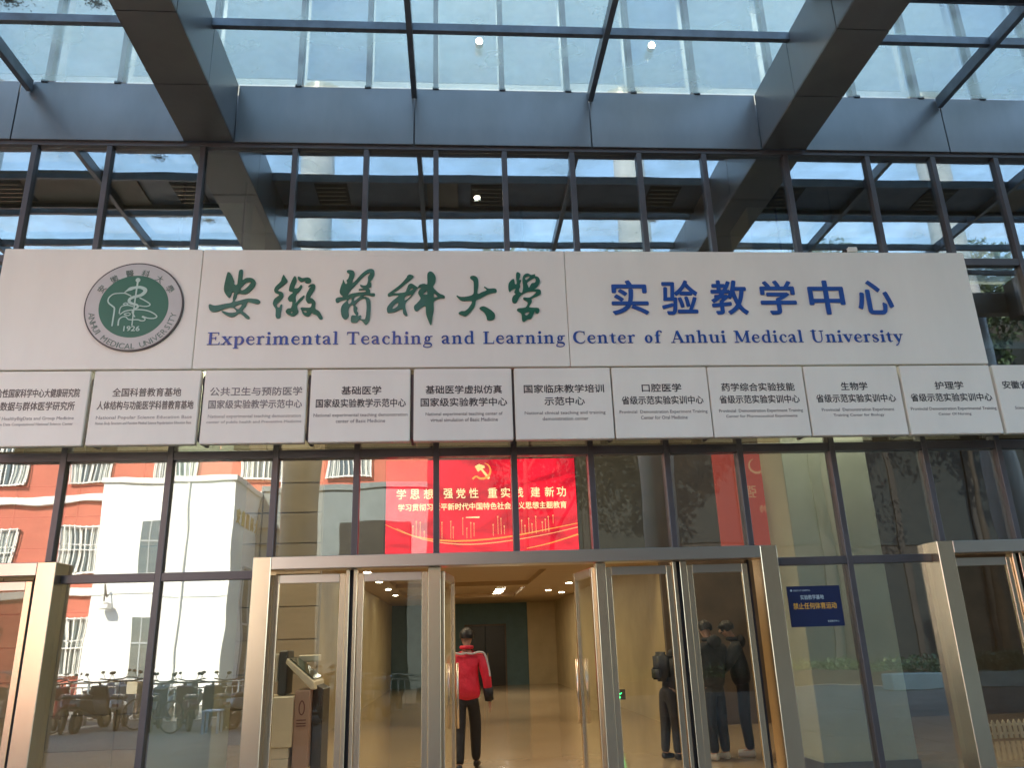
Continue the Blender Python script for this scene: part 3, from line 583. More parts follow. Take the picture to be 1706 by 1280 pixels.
# ------------------------------------------------------------------ door sets
def door_unit(d0,d1,label,opened):
    D=thing('door_set',label,'doors',((d0+d1)/2,0,0))
    P=lambda n,m,*a,bev=.004,par=None:MB().box(*a).build(n,m,par or D,bev=bev)
    P('frame_post','stainless',d0,d0+.19,-.20,.10,0,2.56,bev=.006); P('frame_post','stainless',d1-.19,d1,-.20,.10,0,2.56,bev=.006)
    P('frame_head','stainless_h',d0+.192,d1-.192,-.196,.10,2.425,2.56,bev=.006)
    w=d1-d0; s=w/5.755
    a=lambda x:d0+(x+2.155)*s
    def leaf(x0,x1,z1=2.38,par=None,y0=-.03,y1=.02,open_rot=None,hx=None,hd=None):
        e=thing('door_leaf','','x'); del e['label']; del e['category']; e.parent=D; e.matrix_parent_inverse=inv(D)
        q=lambda n,m,*b:MB().box(*b).build(n,m,e,bev=.003)
        q('stile','stainless',x0,x0+.065,y0,y1,.03,z1); q('stile','stainless',x1-.065,x1,y0,y1,.03,z1)
        q('rail','stainless_h',x0+.067,x1-.067,y0,y1,z1-.09,z1); q('rail','stainless_h',x0+.067,x1-.067,y0,y1,.03,.16)
        MB().box(x0+.06,x1-.06,-.010,0.0,.155,z1-.085).build('pane','door_glass',e)
        if hd is not None: handle(e,hd,-.06); handle(e,hd,.06)
        if open_rot is not None:
            hy=0.0
            M=Matrix.Translation((hx,hy,0))@Matrix.Rotation(R(open_rot),4,'Z')@Matrix.Translation((-hx,-hy,0))
            e.matrix_basis=M
        return e
    def handle(e,x,y,z=1.05):
        MB().tube([(x,y,z-.35),(x,y,z+.35)],.016,10).build('handle',"stainless",e,smooth=True)
    l1=leaf(a(-1.965),a(-1.19)); l2=leaf(a(-1.06),a(-.30)); l3=leaf(a(1.675),a(2.43)); l4=leaf(a(2.60),a(3.30))
    P('inner_post','stainless',a(-1.185),a(-1.145),-.06,.06,0,2.42); P('inner_post','black_gap',a(-1.143),a(-1.105),-.02,.06,0,2.42); P('inner_post','stainless',a(-1.103),a(-1.065),-.06,.06,0,2.42)
    P('inner_post','stainless',a(-.295),a(-.16),-.08,.08,0,2.42); P('inner_post','stainless',a(1.56),a(1.67),-.08,.08,0,2.42)
    P('inner_post','stainless',a(2.435),a(2.475),-.06,.06,0,2.42); P('inner_post','black_gap',a(2.477),a(2.515),-.02,.06,0,2.42); P('inner_post','stainless',a(2.517),a(2.595),-.06,.06,0,2.42)
    P('seal','black_gap',a(-1.965)-.028,a(-1.965)-.002,-.02,.06,0,2.42); P('seal','black_gap',a(3.30)+.002,a(3.30)+.03,-.02,.06,0,2.42)
    if opened:
        e=leaf(-.145,.685,open_rot=82,hx=-.15,hd=.62)
        e=leaf(.715,1.545,open_rot=-84,hx=1.55,hd=.78)
    else:
        m_=(a(-.15)+a(1.55))/2
        e=leaf(a(-.155),m_-.004); handle(e,m_-.06,-.06); e=leaf(m_+.004,a(1.555)); handle(e,m_+.06,-.06)
    return D
door_unit(*DOORS[0],'stainless door set at the far left with its doors shut',False)
door_unit(*DOORS[1],'wide stainless door set in the centre with the middle doors open inwards',True)
door_unit(*DOORS[2],'stainless door set at the far right with its doors shut',False)
BRUSH=[[[[[-2.6,5.803],[-2.574,5.785],[-2.532,5.7],[-2.524,5.651],[-2.492,5.642],[-2.485,5.713],[-2.48,5.813],[-2.462,5.835],[-2.437,5.822],[-2.436,5.705],[-2.394,5.727],[-2.33,5.727],[-2.287,5.691],[-2.284,5.642],[-2.312,5.588],[-2.364,5.535],[-2.411,5.521],[-2.475,5.53],[-2.487,5.481],[-2.499,5.428],[-2.375,5.464],[-2.296,5.465],[-2.239,5.455],[-2.214,5.428],[-2.228,5.402],[-2.26,5.402],[-2.34,5.424],[-2.363,5.411],[-2.376,5.367],[-2.408,5.318],[-2.362,5.279],[-2.319,5.235],[-2.326,5.214],[-2.358,5.222],[-2.433,5.284],[-2.486,5.249],[-2.532,5.238],[-2.589,5.266],[-2.632,5.297],[-2.631,5.316],[-2.56,5.292],[-2.497,5.292],[-2.474,5.31],[-2.525,5.358],[-2.603,5.341],[-2.679,5.31],[-2.733,5.302],[-2.77,5.323],[-2.786,5.367],[-2.777,5.398],[-2.716,5.38],[-2.608,5.402],[-2.53,5.42],[-2.523,5.481],[-2.516,5.539],[-2.54,5.544],[-2.546,5.517],[-2.57,5.479],[-2.618,5.535],[-2.635,5.597],[-2.625,5.713],[-2.611,5.794]]],[[[-2.445,5.601],[-2.39,5.669],[-2.334,5.673],[-2.385,5.597],[-2.431,5.572]],[[-2.495,5.371],[-2.414,5.4],[-2.453,5.333]]]],[[[[-1.968,5.77],[-1.944,5.732],[-1.92,5.692],[-1.948,5.651],[-2.016,5.588],[-2.019,5.566],[-1.974,5.548],[-1.956,5.517],[-1.966,5.472],[-2.006,5.419],[-2.025,5.397],[-2.015,5.362],[-1.991,5.357],[-1.984,5.384],[-1.965,5.393],[-1.967,5.357],[-1.973,5.296],[-1.976,5.239],[-1.998,5.219],[-2.027,5.239],[-2.033,5.331],[-2.059,5.375],[-2.069,5.411],[-2.053,5.464],[-2.004,5.513],[-2.049,5.539],[-2.065,5.575],[-2.05,5.62],[-1.998,5.683],[-1.985,5.732]],[[-1.839,5.753],[-1.823,5.733],[-1.82,5.678],[-1.841,5.615],[-1.832,5.597],[-1.792,5.602],[-1.766,5.638],[-1.75,5.633],[-1.752,5.607],[-1.789,5.548],[-1.808,5.526],[-1.818,5.49],[-1.812,5.446],[-1.814,5.406],[-1.769,5.464],[-1.727,5.504],[-1.719,5.499],[-1.737,5.459],[-1.789,5.393],[-1.791,5.357],[-1.777,5.304],[-1.791,5.274],[-1.829,5.245],[-1.878,5.261],[-1.918,5.3],[-1.898,5.34],[-1.859,5.353],[-1.851,5.428],[-1.883,5.433],[-1.903,5.464],[-1.887,5.504],[-1.849,5.544],[-1.891,5.562],[-1.897,5.584],[-1.887,5.642],[-1.859,5.724]],[[-1.8,5.746],[-1.779,5.742],[-1.75,5.728],[-1.694,5.737],[-1.661,5.724],[-1.648,5.697],[-1.658,5.67],[-1.69,5.661],[-1.719,5.674],[-1.708,5.692],[-1.728,5.692],[-1.764,5.68],[-1.789,5.697],[-1.805,5.724]],[[-1.68,5.616],[-1.657,5.643],[-1.621,5.653],[-1.6,5.638],[-1.599,5.598],[-1.624,5.544],[-1.654,5.481],[-1.625,5.468],[-1.587,5.423],[-1.587,5.344],[-1.537,5.304],[-1.498,5.229],[-1.509,5.207],[-1.533,5.212],[-1.567,5.256],[-1.6,5.273],[-1.624,5.287],[-1.646,5.251],[-1.682,5.243],[-1.723,5.274],[-1.742,5.322],[-1.753,5.34],[-1.739,5.355],[-1.691,5.353],[-1.64,5.357],[-1.63,5.41],[-1.67,5.408],[-1.696,5.446],[-1.695,5.517],[-1.67,5.58],[-1.648,5.625]]],[[[-1.864,5.296],[-1.852,5.306],[-1.838,5.296],[-1.851,5.283]],[[-1.725,5.315],[-1.698,5.317],[-1.677,5.3],[-1.696,5.289]]]],[[[[-1.241,5.82],[-1.221,5.834],[-1.172,5.827],[-1.15,5.798],[-1.153,5.752],[-1.172,5.697],[-1.173,5.666],[-1.143,5.688],[-1.072,5.78],[-1.008,5.835],[-0.959,5.849],[-0.925,5.83],[-0.92,5.78],[-0.939,5.725],[-0.967,5.684],[-0.952,5.657],[-0.957,5.616],[-0.985,5.603],[-0.964,5.571],[-0.963,5.54],[-0.915,5.535],[-0.906,5.513],[-0.926,5.495],[-1.008,5.513],[-1.048,5.499],[-0.99,5.481],[-0.961,5.445],[-0.954,5.339],[-0.96,5.241],[-0.971,5.18],[-1.004,5.138],[-1.043,5.18],[-1.08,5.202],[-1.103,5.171],[-1.127,5.164],[-1.171,5.173],[-1.175,5.224],[-1.162,5.255],[-1.117,5.255],[-1.147,5.303],[-1.154,5.383],[-1.19,5.374],[-1.208,5.321],[-1.202,5.251],[-1.224,5.211],[-1.252,5.211],[-1.282,5.251],[-1.293,5.33],[-1.275,5.392],[-1.224,5.45],[-1.289,5.446],[-1.328,5.419],[-1.353,5.423],[-1.356,5.463],[-1.331,5.481],[-1.278,5.49],[-1.308,5.526],[-1.314,5.571],[-1.3,5.634],[-1.287,5.67],[-1.28,5.711],[-1.265,5.679],[-1.247,5.652],[-1.232,5.67],[-1.241,5.697],[-1.221,5.725],[-1.211,5.779],[-1.236,5.802]]],[[[-1.215,5.446],[-1.181,5.477],[-1.175,5.428],[-1.195,5.401],[-1.211,5.405]],[[-1.141,5.49],[-1.072,5.508],[-1.104,5.468],[-1.145,5.437]],[[-1.13,5.392],[-1.087,5.445],[-1.043,5.47],[-1.014,5.454],[-1.0,5.374],[-1.002,5.285],[-1.012,5.215],[-1.032,5.206],[-1.068,5.215],[-1.061,5.255],[-1.097,5.246],[-1.094,5.286],[-1.111,5.312],[-1.104,5.348],[-1.125,5.374]],[[-1.222,5.508],[-1.192,5.575],[-1.141,5.634],[-1.062,5.734],[-0.998,5.794],[-0.97,5.789],[-0.993,5.743],[-0.992,5.698],[-1.007,5.643],[-1.043,5.634],[-1.08,5.645],[-1.076,5.621],[-1.042,5.598],[-1.091,5.589],[-1.09,5.573],[-1.025,5.576],[-1.017,5.553],[-1.106,5.544],[-1.186,5.526]]]],[[[[-0.537,5.758],[-0.508,5.776],[-0.467,5.763],[-0.467,5.74],[-0.536,5.676],[-0.642,5.58],[-0.702,5.535],[-0.568,5.546],[-0.543,5.58],[-0.519,5.644],[-0.482,5.658],[-0.437,5.63],[-0.412,5.612],[-0.388,5.644],[-0.338,5.658],[-0.301,5.653],[-0.301,5.754],[-0.293,5.8],[-0.264,5.818],[-0.231,5.8],[-0.202,5.745],[-0.208,5.672],[-0.231,5.617],[-0.19,5.562],[-0.148,5.526],[-0.116,5.513],[-0.095,5.495],[-0.099,5.475],[-0.14,5.472],[-0.19,5.454],[-0.223,5.427],[-0.224,5.32],[-0.239,5.231],[-0.251,5.143],[-0.263,5.136],[-0.28,5.169],[-0.312,5.267],[-0.321,5.369],[-0.362,5.356],[-0.41,5.311],[-0.435,5.311],[-0.453,5.338],[-0.451,5.374],[-0.419,5.409],[-0.378,5.468],[-0.403,5.526],[-0.404,5.558],[-0.391,5.58],[-0.367,5.608],[-0.412,5.603],[-0.445,5.553],[-0.485,5.49],[-0.55,5.418],[-0.549,5.338],[-0.528,5.262],[-0.544,5.247],[-0.577,5.276],[-0.59,5.338],[-0.662,5.303],[-0.735,5.285],[-0.761,5.298],[-0.762,5.356],[-0.713,5.427],[-0.633,5.504],[-0.698,5.508],[-0.751,5.495],[-0.757,5.526],[-0.715,5.562],[-0.618,5.644],[-0.545,5.735]]],[[[-0.707,5.343],[-0.68,5.392],[-0.639,5.418],[-0.643,5.374],[-0.679,5.343]],[[-0.567,5.454],[-0.551,5.499],[-0.485,5.517],[-0.518,5.472],[-0.55,5.447]],[[-0.51,5.562],[-0.494,5.594],[-0.461,5.599],[-0.486,5.571]],[[-0.35,5.522],[-0.321,5.553],[-0.305,5.571],[-0.303,5.522]],[[-0.223,5.49],[-0.221,5.535],[-0.19,5.508],[-0.181,5.49],[-0.214,5.479]]]],[[[[0.206,5.746],[0.228,5.762],[0.269,5.757],[0.298,5.718],[0.301,5.636],[0.29,5.531],[0.341,5.549],[0.399,5.576],[0.369,5.617],[0.379,5.619],[0.421,5.595],[0.492,5.597],[0.516,5.576],[0.511,5.549],[0.465,5.54],[0.398,5.517],[0.323,5.472],[0.272,5.445],[0.259,5.382],[0.229,5.328],[0.154,5.248],[0.105,5.252],[0.064,5.279],[0.097,5.306],[0.139,5.31],[0.188,5.355],[0.219,5.436],[0.107,5.438],[0.046,5.495],[0.052,5.506],[0.083,5.49],[0.157,5.492],[0.236,5.522],[0.246,5.608],[0.243,5.691],[0.21,5.727]],[[0.308,5.341],[0.354,5.368],[0.419,5.337],[0.476,5.287],[0.49,5.243],[0.474,5.203],[0.432,5.189],[0.396,5.198],[0.388,5.238],[0.36,5.292]]],[]],[[[[0.757,5.798],[0.775,5.812],[0.803,5.788],[0.798,5.747],[0.784,5.71],[0.813,5.705],[0.795,5.655],[0.797,5.618],[0.784,5.59],[0.787,5.554],[0.816,5.545],[0.831,5.618],[0.826,5.719],[0.849,5.775],[0.892,5.795],[0.934,5.775],[0.981,5.784],[0.98,5.761],[1.017,5.747],[1.036,5.701],[1.022,5.655],[0.99,5.609],[0.952,5.59],[1.027,5.586],[1.042,5.545],[1.024,5.517],[0.93,5.467],[0.929,5.426],[0.893,5.363],[0.926,5.35],[1.001,5.345],[1.014,5.309],[0.998,5.278],[0.969,5.282],[0.962,5.309],[0.939,5.264],[0.912,5.211],[0.87,5.202],[0.828,5.171],[0.804,5.193],[0.798,5.273],[0.75,5.314],[0.767,5.341],[0.851,5.354],[0.878,5.417],[0.834,5.454],[0.835,5.481],[0.906,5.481],[0.975,5.536],[0.976,5.558],[0.9,5.558],[0.824,5.526],[0.78,5.481],[0.745,5.413],[0.703,5.418],[0.695,5.463],[0.714,5.504],[0.74,5.526],[0.724,5.549],[0.742,5.599],[0.7,5.581],[0.67,5.554],[0.657,5.59],[0.66,5.654],[0.687,5.7],[0.721,5.721],[0.733,5.691],[0.736,5.654],[0.757,5.664],[0.752,5.756]]],[[[0.86,5.733],[0.882,5.756],[0.916,5.752],[0.872,5.708]],[[0.883,5.673],[0.931,5.715],[0.974,5.738],[0.986,5.705],[0.972,5.673],[0.934,5.664],[0.902,5.609],[0.89,5.636]],[[0.836,5.273],[0.865,5.291],[0.898,5.291],[0.86,5.251]]]]]
SNAKE=[[[-3.599,5.691,0.0204],[-3.602,5.56,0.0167],[-3.604,5.421,0.0149],[-3.604,5.264,0.013],[-3.603,5.128,0.013]],[[-3.728,5.54,0.0093],[-3.696,5.565,0.0232],[-3.671,5.58,0.0418],[-3.628,5.595,0.0325],[-3.567,5.601,0.0325],[-3.511,5.576,0.0418],[-3.507,5.541,0.0418],[-3.547,5.501,0.0353],[-3.615,5.481,0.0325],[-3.661,5.456,0.0325],[-3.666,5.421,0.0325],[-3.632,5.397,0.0279],[-3.578,5.382,0.0232],[-3.562,5.357,0.0204],[-3.586,5.337,0.0186],[-3.614,5.313,0.0167],[-3.615,5.284,0.0149],[-3.593,5.249,0.013],[-3.582,5.23,0.0093]],[[-3.819,5.128,0.0167],[-3.817,5.225,0.0167],[-3.817,5.333,0.0167],[-3.838,5.362,0.0167],[-3.887,5.402,0.0149],[-3.901,5.441,0.0149],[-3.888,5.481,0.013],[-3.848,5.516,0.013],[-3.788,5.526,0.013],[-3.726,5.526,0.013],[-3.68,5.506,0.013],[-3.652,5.491,0.0112]],[[-3.552,5.466,0.013],[-3.496,5.436,0.013],[-3.438,5.396,0.013],[-3.44,5.372,0.013],[-3.487,5.362,0.0112],[-3.55,5.372,0.0112]],[[-3.619,5.362,0.0112],[-3.674,5.377,0.0112],[-3.734,5.367,0.0112],[-3.756,5.333,0.0112],[-3.758,5.274,0.013]],[[-3.748,5.264,0.0112],[-3.7,5.303,0.013],[-3.632,5.318,0.013],[-3.553,5.323,0.013],[-3.465,5.313,0.013],[-3.391,5.283,0.013],[-3.342,5.239,0.013],[-3.375,5.215,0.013],[-3.446,5.22,0.013],[-3.492,5.239,0.013],[-3.5,5.232,0.013],[-3.471,5.215,0.013],[-3.473,5.19,0.013],[-3.512,5.186,0.013],[-3.548,5.2,0.0112],[-3.644,5.201,0.0112],[-3.683,5.235,0.0112],[-3.726,5.23,0.013],[-3.753,5.196,0.0149],[-3.753,5.128,0.0167]],[[-3.728,5.392,0.0093],[-3.703,5.407,0.0093],[-3.675,5.392,0.0093],[-3.709,5.382,0.0093],[-3.728,5.392,0.0093]],[[-3.705,5.269,0.0093],[-3.663,5.284,0.0093],[-3.635,5.269,0.0093],[-3.659,5.249,0.0093],[-3.704,5.264,0.0093]]]
# ------------------------------------------------------------------ main sign
SY=-.45
S=thing('main_sign','long white fascia sign with green brush characters, blue lettering and round university crest','sign',(.7,SY,5.35))
for a,b in((-5.14,-2.912),(-2.906,1.344),(1.350,6.41)): MB().box(a,b,SY,SY+.10,4.617,6.10).build('panel','sign_white',S,bev=.006,seg=2)
for x in (-5.0,-3.6,-2.2,-.8,.6,2.0,3.4,4.8,6.2):
    MB().box(x-.03,x+.03,SY+.102,-.062,4.9,5.0).build('bracket','frame_dark',S); MB().box(x-.03,x+.03,SY+.102,-.062,5.7,5.8).build('bracket','frame_dark',S)
for o_,h_ in BRUSH:
    obj('character',cdt_mesh('character',[[tuple(q) for q in catmull(p)] for p in o_],'green',depth=.014,y=SY,holes=[[tuple(q) for q in catmull(p)] for p in h_]),S)
jobs=[]
for i,c in enumerate('实验教学中心'):
    jobs.append(text(c,'blue',1.88+.225+i*.607,5.265,height=.435,width=.43,y=SY,depth=.014,bold=.03,name='character',parent=S,res=4))
serif_line('Experimental Teaching and Learning',-2.775,1.305,4.90,.150,'blue',S,SY)
serif_line('Center of',1.385,2.44,4.90,.150,'blue',S,SY)
serif_line('Anhui Medical University',2.555,5.40,4.90,.150,'blue',S,SY)
# crest
EX,EZ=-3.612,5.366
def disc(r0,r1,n=96): 
    o=[(EX+r1*math.cos(2*math.pi*k/n),EZ+r1*math.sin(2*math.pi*k/n)) for k in range(n)]
    return o
cr_=obj('crest',cdt_mesh('crest',[disc(0,.545)],'emb_edge',depth=.020,y=SY),S)
obj('ring',cdt_mesh('ring',[disc(0,.528)],'emb_ring',depth=.004,y=SY-.020),cr_)
obj('centre_disc',cdt_mesh('centre_disc',[disc(0,.382)],'emb_green',depth=.003,y=SY-.024),cr_)
pol=[]
for s in SNAKE: pol+=ribbon([(x,z,w) for x,z,w in s])
x,z,_=SNAKE[0][0]; pol.append([(x+.027*math.cos(t*math.pi/8),z+.027*math.sin(t*math.pi/8)) for t in range(16)])
obj('staff_and_snake',cdt_mesh('staff_and_snake',pol,'emb_line',depth=.003,y=SY-.027),cr_)
jobs.append(text('1926','emb_line',EX+.01,5.062,height=.060,width=.175,y=SY-.027,depth=.003,bold=.03,name='year',parent=cr_))
for i,c in enumerate('安徽醫科大學'):
    an=R(146-i*22.4); jobs.append(text(c,'emb_text',EX+.456*math.cos(an),EZ+.456*math.sin(an)-.04,height=.085,y=SY-.024,depth=.003,bold=.01,name='character',parent=cr_,rot=an-math.pi/2))
tx='ANHUI MEDICAL UNIVERSITY'; wd={'I':.5,' ':.75,'M':1.35,'L':.8,'E':.85}
tot=sum(wd.get(c,1) for c in tx); acc=0
for c in tx:
    w=wd.get(c,1); an=R(186+(acc+w/2)/tot*168); acc+=w
    if c!=' ': jobs.append(text(c,'emb_text',EX+.455*math.cos(an),EZ+.455*math.sin(an)-.032,height=.066,width=.012 if c=='I' else None,y=SY-.024,depth=.003,name='letter',parent=cr_,rot=an+math.pi/2))
# camera on top of the sign
t=thing('security_camera','small black and white camera sitting on top of the sign near its right end','camera',(4.95,-.4,6.1))
MB().box(4.93,5.05,-.44,-.30,6.115,6.185).build('body','sign_white',t,bev=.01); MB().tube([(4.90,-.37,6.15),(4.93,-.37,6.15)],.035,12).build('lens','rubber',t); MB().box(4.97,5.01,-.40,-.34,6.10,6.116).build('foot','rubber',t)
# ------------------------------------------------------------------ row of small boards
BX=[(-5.11,-3.985),(-3.945,-2.80),(-2.755,-1.636),(-1.594,-.489),(-.449,.660),(.690,1.803),(1.816+.004,2.939),(2.953,4.089),(4.107,5.250),(5.283,6.403),(6.44,7.56)]
BT=[('综合性国家科学中心大健康研究院',.93,'大数据与群体医学研究所',.85,'Institute of HealthyBigData and Group Medicine',.98,'Comprehensive Data Computational National Science Center',.98,'ink_brown','leftmost small board, cut by the photo edge, with brown text on health data research'),
('全国科普教育基地',.73,'人体结构与功能医学科普教育基地',1.02,'National Popular Science Education Base',1.01,'Human Body Structure and Function Medical Science Popularization Education Base',1.01,'ink_brown','small white board naming the National Popular Science Education Base, below the crest'),
('公共卫生与预防医学',1.0,'国家级实验教学示范中心',1.01,'National experimental teaching demonstration',1.0,'center of public health and Preventive Medicine',1.02,'ink_grey','small white board on public health and preventive medicine, faded grey text'),
('基础医学',.44,'国家级实验教学示范中心',.99,'National experimental teaching demonstration',1.03,'center of Basic Medicine',.54,'ink','small white board of the center of basic medicine, four large characters on top'),
('基础医学虚拟仿真',.86,'国家级实验教学中心',.97,'National experimental teaching center of',.86,'virtual simulation of Basic Medicine',.75,'ink','small white board on virtual simulation of basic medicine'),
('国家临床教学培训',.92,'示范中心',.46,'National clinical teaching and training',.92,'demonstration center',.52,'ink','small white board on national clinical teaching and training'),
('口腔医学',.46,'省级示范实验实训中心',.95,'Provincial  Demonstration Experiment Training',1.02,'Center for Oral Medicine',.54,'ink','small white board on the provincial center for oral medicine'),
('药学综合实验技能',.87,'省级示范实验实训中心',.95,'Provincial  Demonstration Experiment Training',.99,'Center for Pharmaceutical Experiments',.84,'ink','small white board on pharmaceutical experiments'),
('生物学',.32,'省级示范实验实训中心',.96,'Provincial  Demonstration Experiment',.87,'Training Center for Biology',.61,'ink','small white board on the training center for biology'),
('护理学',.35,'省级示范实验实训中心',1.0,'Provincial Demonstration Experimental Training',1.05,'Center Of Nursing',.40,'ink','small white board on nursing, last below the main sign'),
('安徽省科普教育基地',.98,'',0,'Science Popularization Education Base',.80,'of Anhui Province',.45,'ink','rightmost small board, cut by the photo edge, right of the main sign end')]
for (a,b),(l1,w1,l2,w2,e1,v1,e2,v2,ik,lb) in zip(BX,BT):
    t=thing('sign_board',lb,'sign board',((a+b)/2,SY,3.75),group='row of small boards under the main sign')
    MB().box(a,b,SY,SY+.085,3.752,4.598).build('board','sign_white',t,bev=.007,seg=2)
    c=(a+b)/2+.01; dz=.0
    if l2=='': l1z=4.30
    else: l1z=4.305
    if a<-5: c=-4.075-w1/2
    if l1: jobs.append(text(l1,ik,c,4.298,height=.098,width=w1,bold=.03,parent=t,y=SY))
    if l2: jobs.append(text(l2,ik,c if a>-5 else -4.11-w2/2,4.150,height=.098,width=w2,bold=.03,parent=t,y=SY))
    ec=c if a>-5 else -4.10-v1/2
    el='ink_grey' if ik=='ink' else 'ink_light'
    if a<-5: el='ink_light'
    jobs.append(text(e1,el,ec,4.032,height=.048 ,width=v1,parent=t,y=SY,bold=.012,res=2)); jobs.append(text(e2,el,ec,3.972,height=.040,width=v2,parent=t,y=SY,bold=.012,res=2))
RL=thing('sign_rack','dark steel rails that carry the small boards','rack',(.7,-.3,4.2))
for z in(3.85,4.5): MB().box(-6.2,8.4,SY+.088,SY+.128,z-.03,z+.03).build('rail','frame_dark',RL)
for x in [-5.6,-3.96,-2.78,-1.615,-.469,.675,1.81,2.946,4.098,5.266,6.42,8.2]: MB().box(x-.018,x+.018,SY+.086,-.062,3.80,4.56).build('bracket','frame_dark',RL)
# ------------------------------------------------------------------ screen behind the glass
scr=bpy.data.materials.new('screen_red'); scr.use_nodes=True; t_=scr.node_tree; t_.nodes.clear(); o_=t_.nodes.new('ShaderNodeOutputMaterial'); e_=t_.nodes.new('ShaderNodeEmission'); e_.inputs[1].default_value=.75
g_=t_.nodes.new('ShaderNodeNewGeometry'); m_=t_.nodes.new('ShaderNodeMapping'); m_.inputs['Scale'].default_value=(.8,1,1.8); n_=t_.nodes.new('ShaderNodeTexNoise'); n_.inputs['Scale'].default_value=1.7; n_.inputs['Detail'].default_value=5; n_.inputs['Distortion'].default_value=1.2
r_2=t_.nodes.new('ShaderNodeValToRGB'); r_2.color_ramp.elements[0].position=.32; r_2.color_ramp.elements[0].color=(.30,.004,.012,1); r_2.color_ramp.elements[1].position=.62; r_2.color_ramp.elements[1].color=(.95,.012,.03,1)
t_.links.new(g_.outputs['Position'],m_.inputs[0]); t_.links.new(m_.outputs[0],n_.inputs['Vector']); t_.links.new(n_.outputs['Fac'],r_2.inputs[0]); t_.links.new(r_2.outputs[0],e_.inputs[0]); t_.links.new(e_.outputs[0],o_.inputs[0]); MAT['screen_red']=scr
mat('scr_gold',(1,.8,.4),.5,emit=(1,.78,.40),es=.6); mat('scr_orange',(1,.4,.1),.5,emit=(1,.33,.06),es=.55); mat('scr_line',(1,.5,.2),.5,emit=(1,.42,.16),es=.5); mat('scr_emblem',(1,.7,.3),.5,emit=(1,.62,.22),es=.6)
mat('scr_reflection',(.4,.05,.02),.5,emit=(.30,.035,.02),es=.3); mat('scr_reflection_text',(.4,.2,.1),.5,emit=(.42,.2,.1),es=.3)
SX0,SX1,SZ0,SZ1=-.86,1.552,2.68,3.862
s=thing('led_screen','bright red screen with gold party slogan and hammer and sickle above the centre doors','screen',(.35,1.0,2.7))
YS=1.0
MB().box(SX0,SX1,YS,YS+.12,SZ0,SZ1).build('display','screen_red',s); MB().box(SX0-.03,SX1+.03,YS+.121,YS+.2,SZ0-.03,SZ1+.03).build('casing','rubber',s)
for x in (-.3,1.0): MB().box(x-.02,x+.02,YS+.12,YS+.16,SZ1+.03,7.6).build('hanger','rubber',s)
def flat(n,polys,m,y): return obj(n,cdt_mesh(n,polys,m,depth=.002,y=y),s)
# title: brush like characters, widened and tilted by hand spacing
tl_=list('学思想强党性重实践建新功'); px=[678,705,728,754,776,797,826,853,878,893,919,931]
xs_=[-.67,-.50,-.33,-.08,.08,.243,.482,.648,.815,1.03,1.21,1.364]
for c,x in zip(tl_,xs_): jobs.append(text(c,'scr_gold',x,3.365,height=.125,width=.115,y=YS,depth=.004,bold=.02,name='character',parent=s))
jobs.append(text('学习贯彻习近平新时代中国特色社会主义思想主题教育','scr_gold',.357,3.215,height=.088,width=2.13,y=YS,depth=.004,bold=.025,parent=s))
# emblem
EXs,EZs=.355,3.70
c_=lambda l:[(EXs+a*.13,EZs+b*.13) for a,b in l]
flat('hammer',[c_([(-.72,.55),(-.30,.80),(.22,.62),(.30,.42),(.05,.30),(.78,-.60),(.58,-.78),(-.12,.18),(-.42,.02)])],'scr_emblem',YS)
sk_=[(.25,.88,.03),(.62,.66,.12),(.82,.20,.17),(.70,-.30,.20),(.30,-.62,.22),(-.20,-.66,.22),(-.62,-.45,.16),(-.95,-.72,.22)]
flat('sickle',ribbon([(EXs+a*.13,EZs+b*.13,w*.13) for a,b,w in sk_]),'scr_orange',YS-.003)
# glowing lines
flat('glow_line',ribbon([(-.86,3.05,.005),(-.5,2.90,.014),(0,2.83,.02),(.6,2.86,.018),(1.1,2.94,.014),(1.55,3.02,.01)]),'scr_orange',YS)
flat('glow_line',ribbon([(-.72,3.0,.006),(-.4,2.86,.01),(.05,2.79,.014),(.5,2.80,.014),(1.1,2.88,.01),(1.55,2.97,.012)]),'scr_line',YS-.003)
flat('glow_line',ribbon([(.9,2.72,.01),(1.2,2.78,.014),(1.55,2.88,.02)]),'scr_orange',YS-.006)
rr=random.Random(4)
bars=[]
for x,z0,z1 in [(-.52,2.88,3.02),(-.48,2.88,3.10),(-.43,2.88,3.12),(-.38,2.86,2.95),(-.16,2.86,3.06),(-.05,2.86,3.30),(-.02,2.86,3.0),(.10,2.9,3.3),(.15,2.86,2.98),(.20,2.86,3.05),(.24,2.88,3.04),(.48,2.88,3.02),(.54,2.9,3.12),(.58,2.9,3.18),(.62,2.9,3.0),(.84,2.9,3.16),(.88,2.9,3.0),(.93,2.9,3.28),(.97,2.9,3.02),(1.02,2.9,3.25),(1.10,2.92,3.04),(1.14,2.92,3.18),(1.18,2.92,3.14),(1.24,3.05,3.13)]:
    z1=min(z1,3.06+.07*((x*37)%1)); z0=min(z0,z1-.1)
    bars.append([(x-.003,z0),(x+.003,z0),(x+.003,z1),(x-.003,z1)]); bars.append([(x-.008,z1-.008),(x+.008,z1-.008),(x+.008,z1+.01),(x-.008,z1+.01)])
flat('light_bars',bars,'scr_line',YS-.009)
flat('glow_dash',[[(.14,3.115),(.31,3.11),(.31,3.13),(.14,3.125)]],'scr_gold',YS)
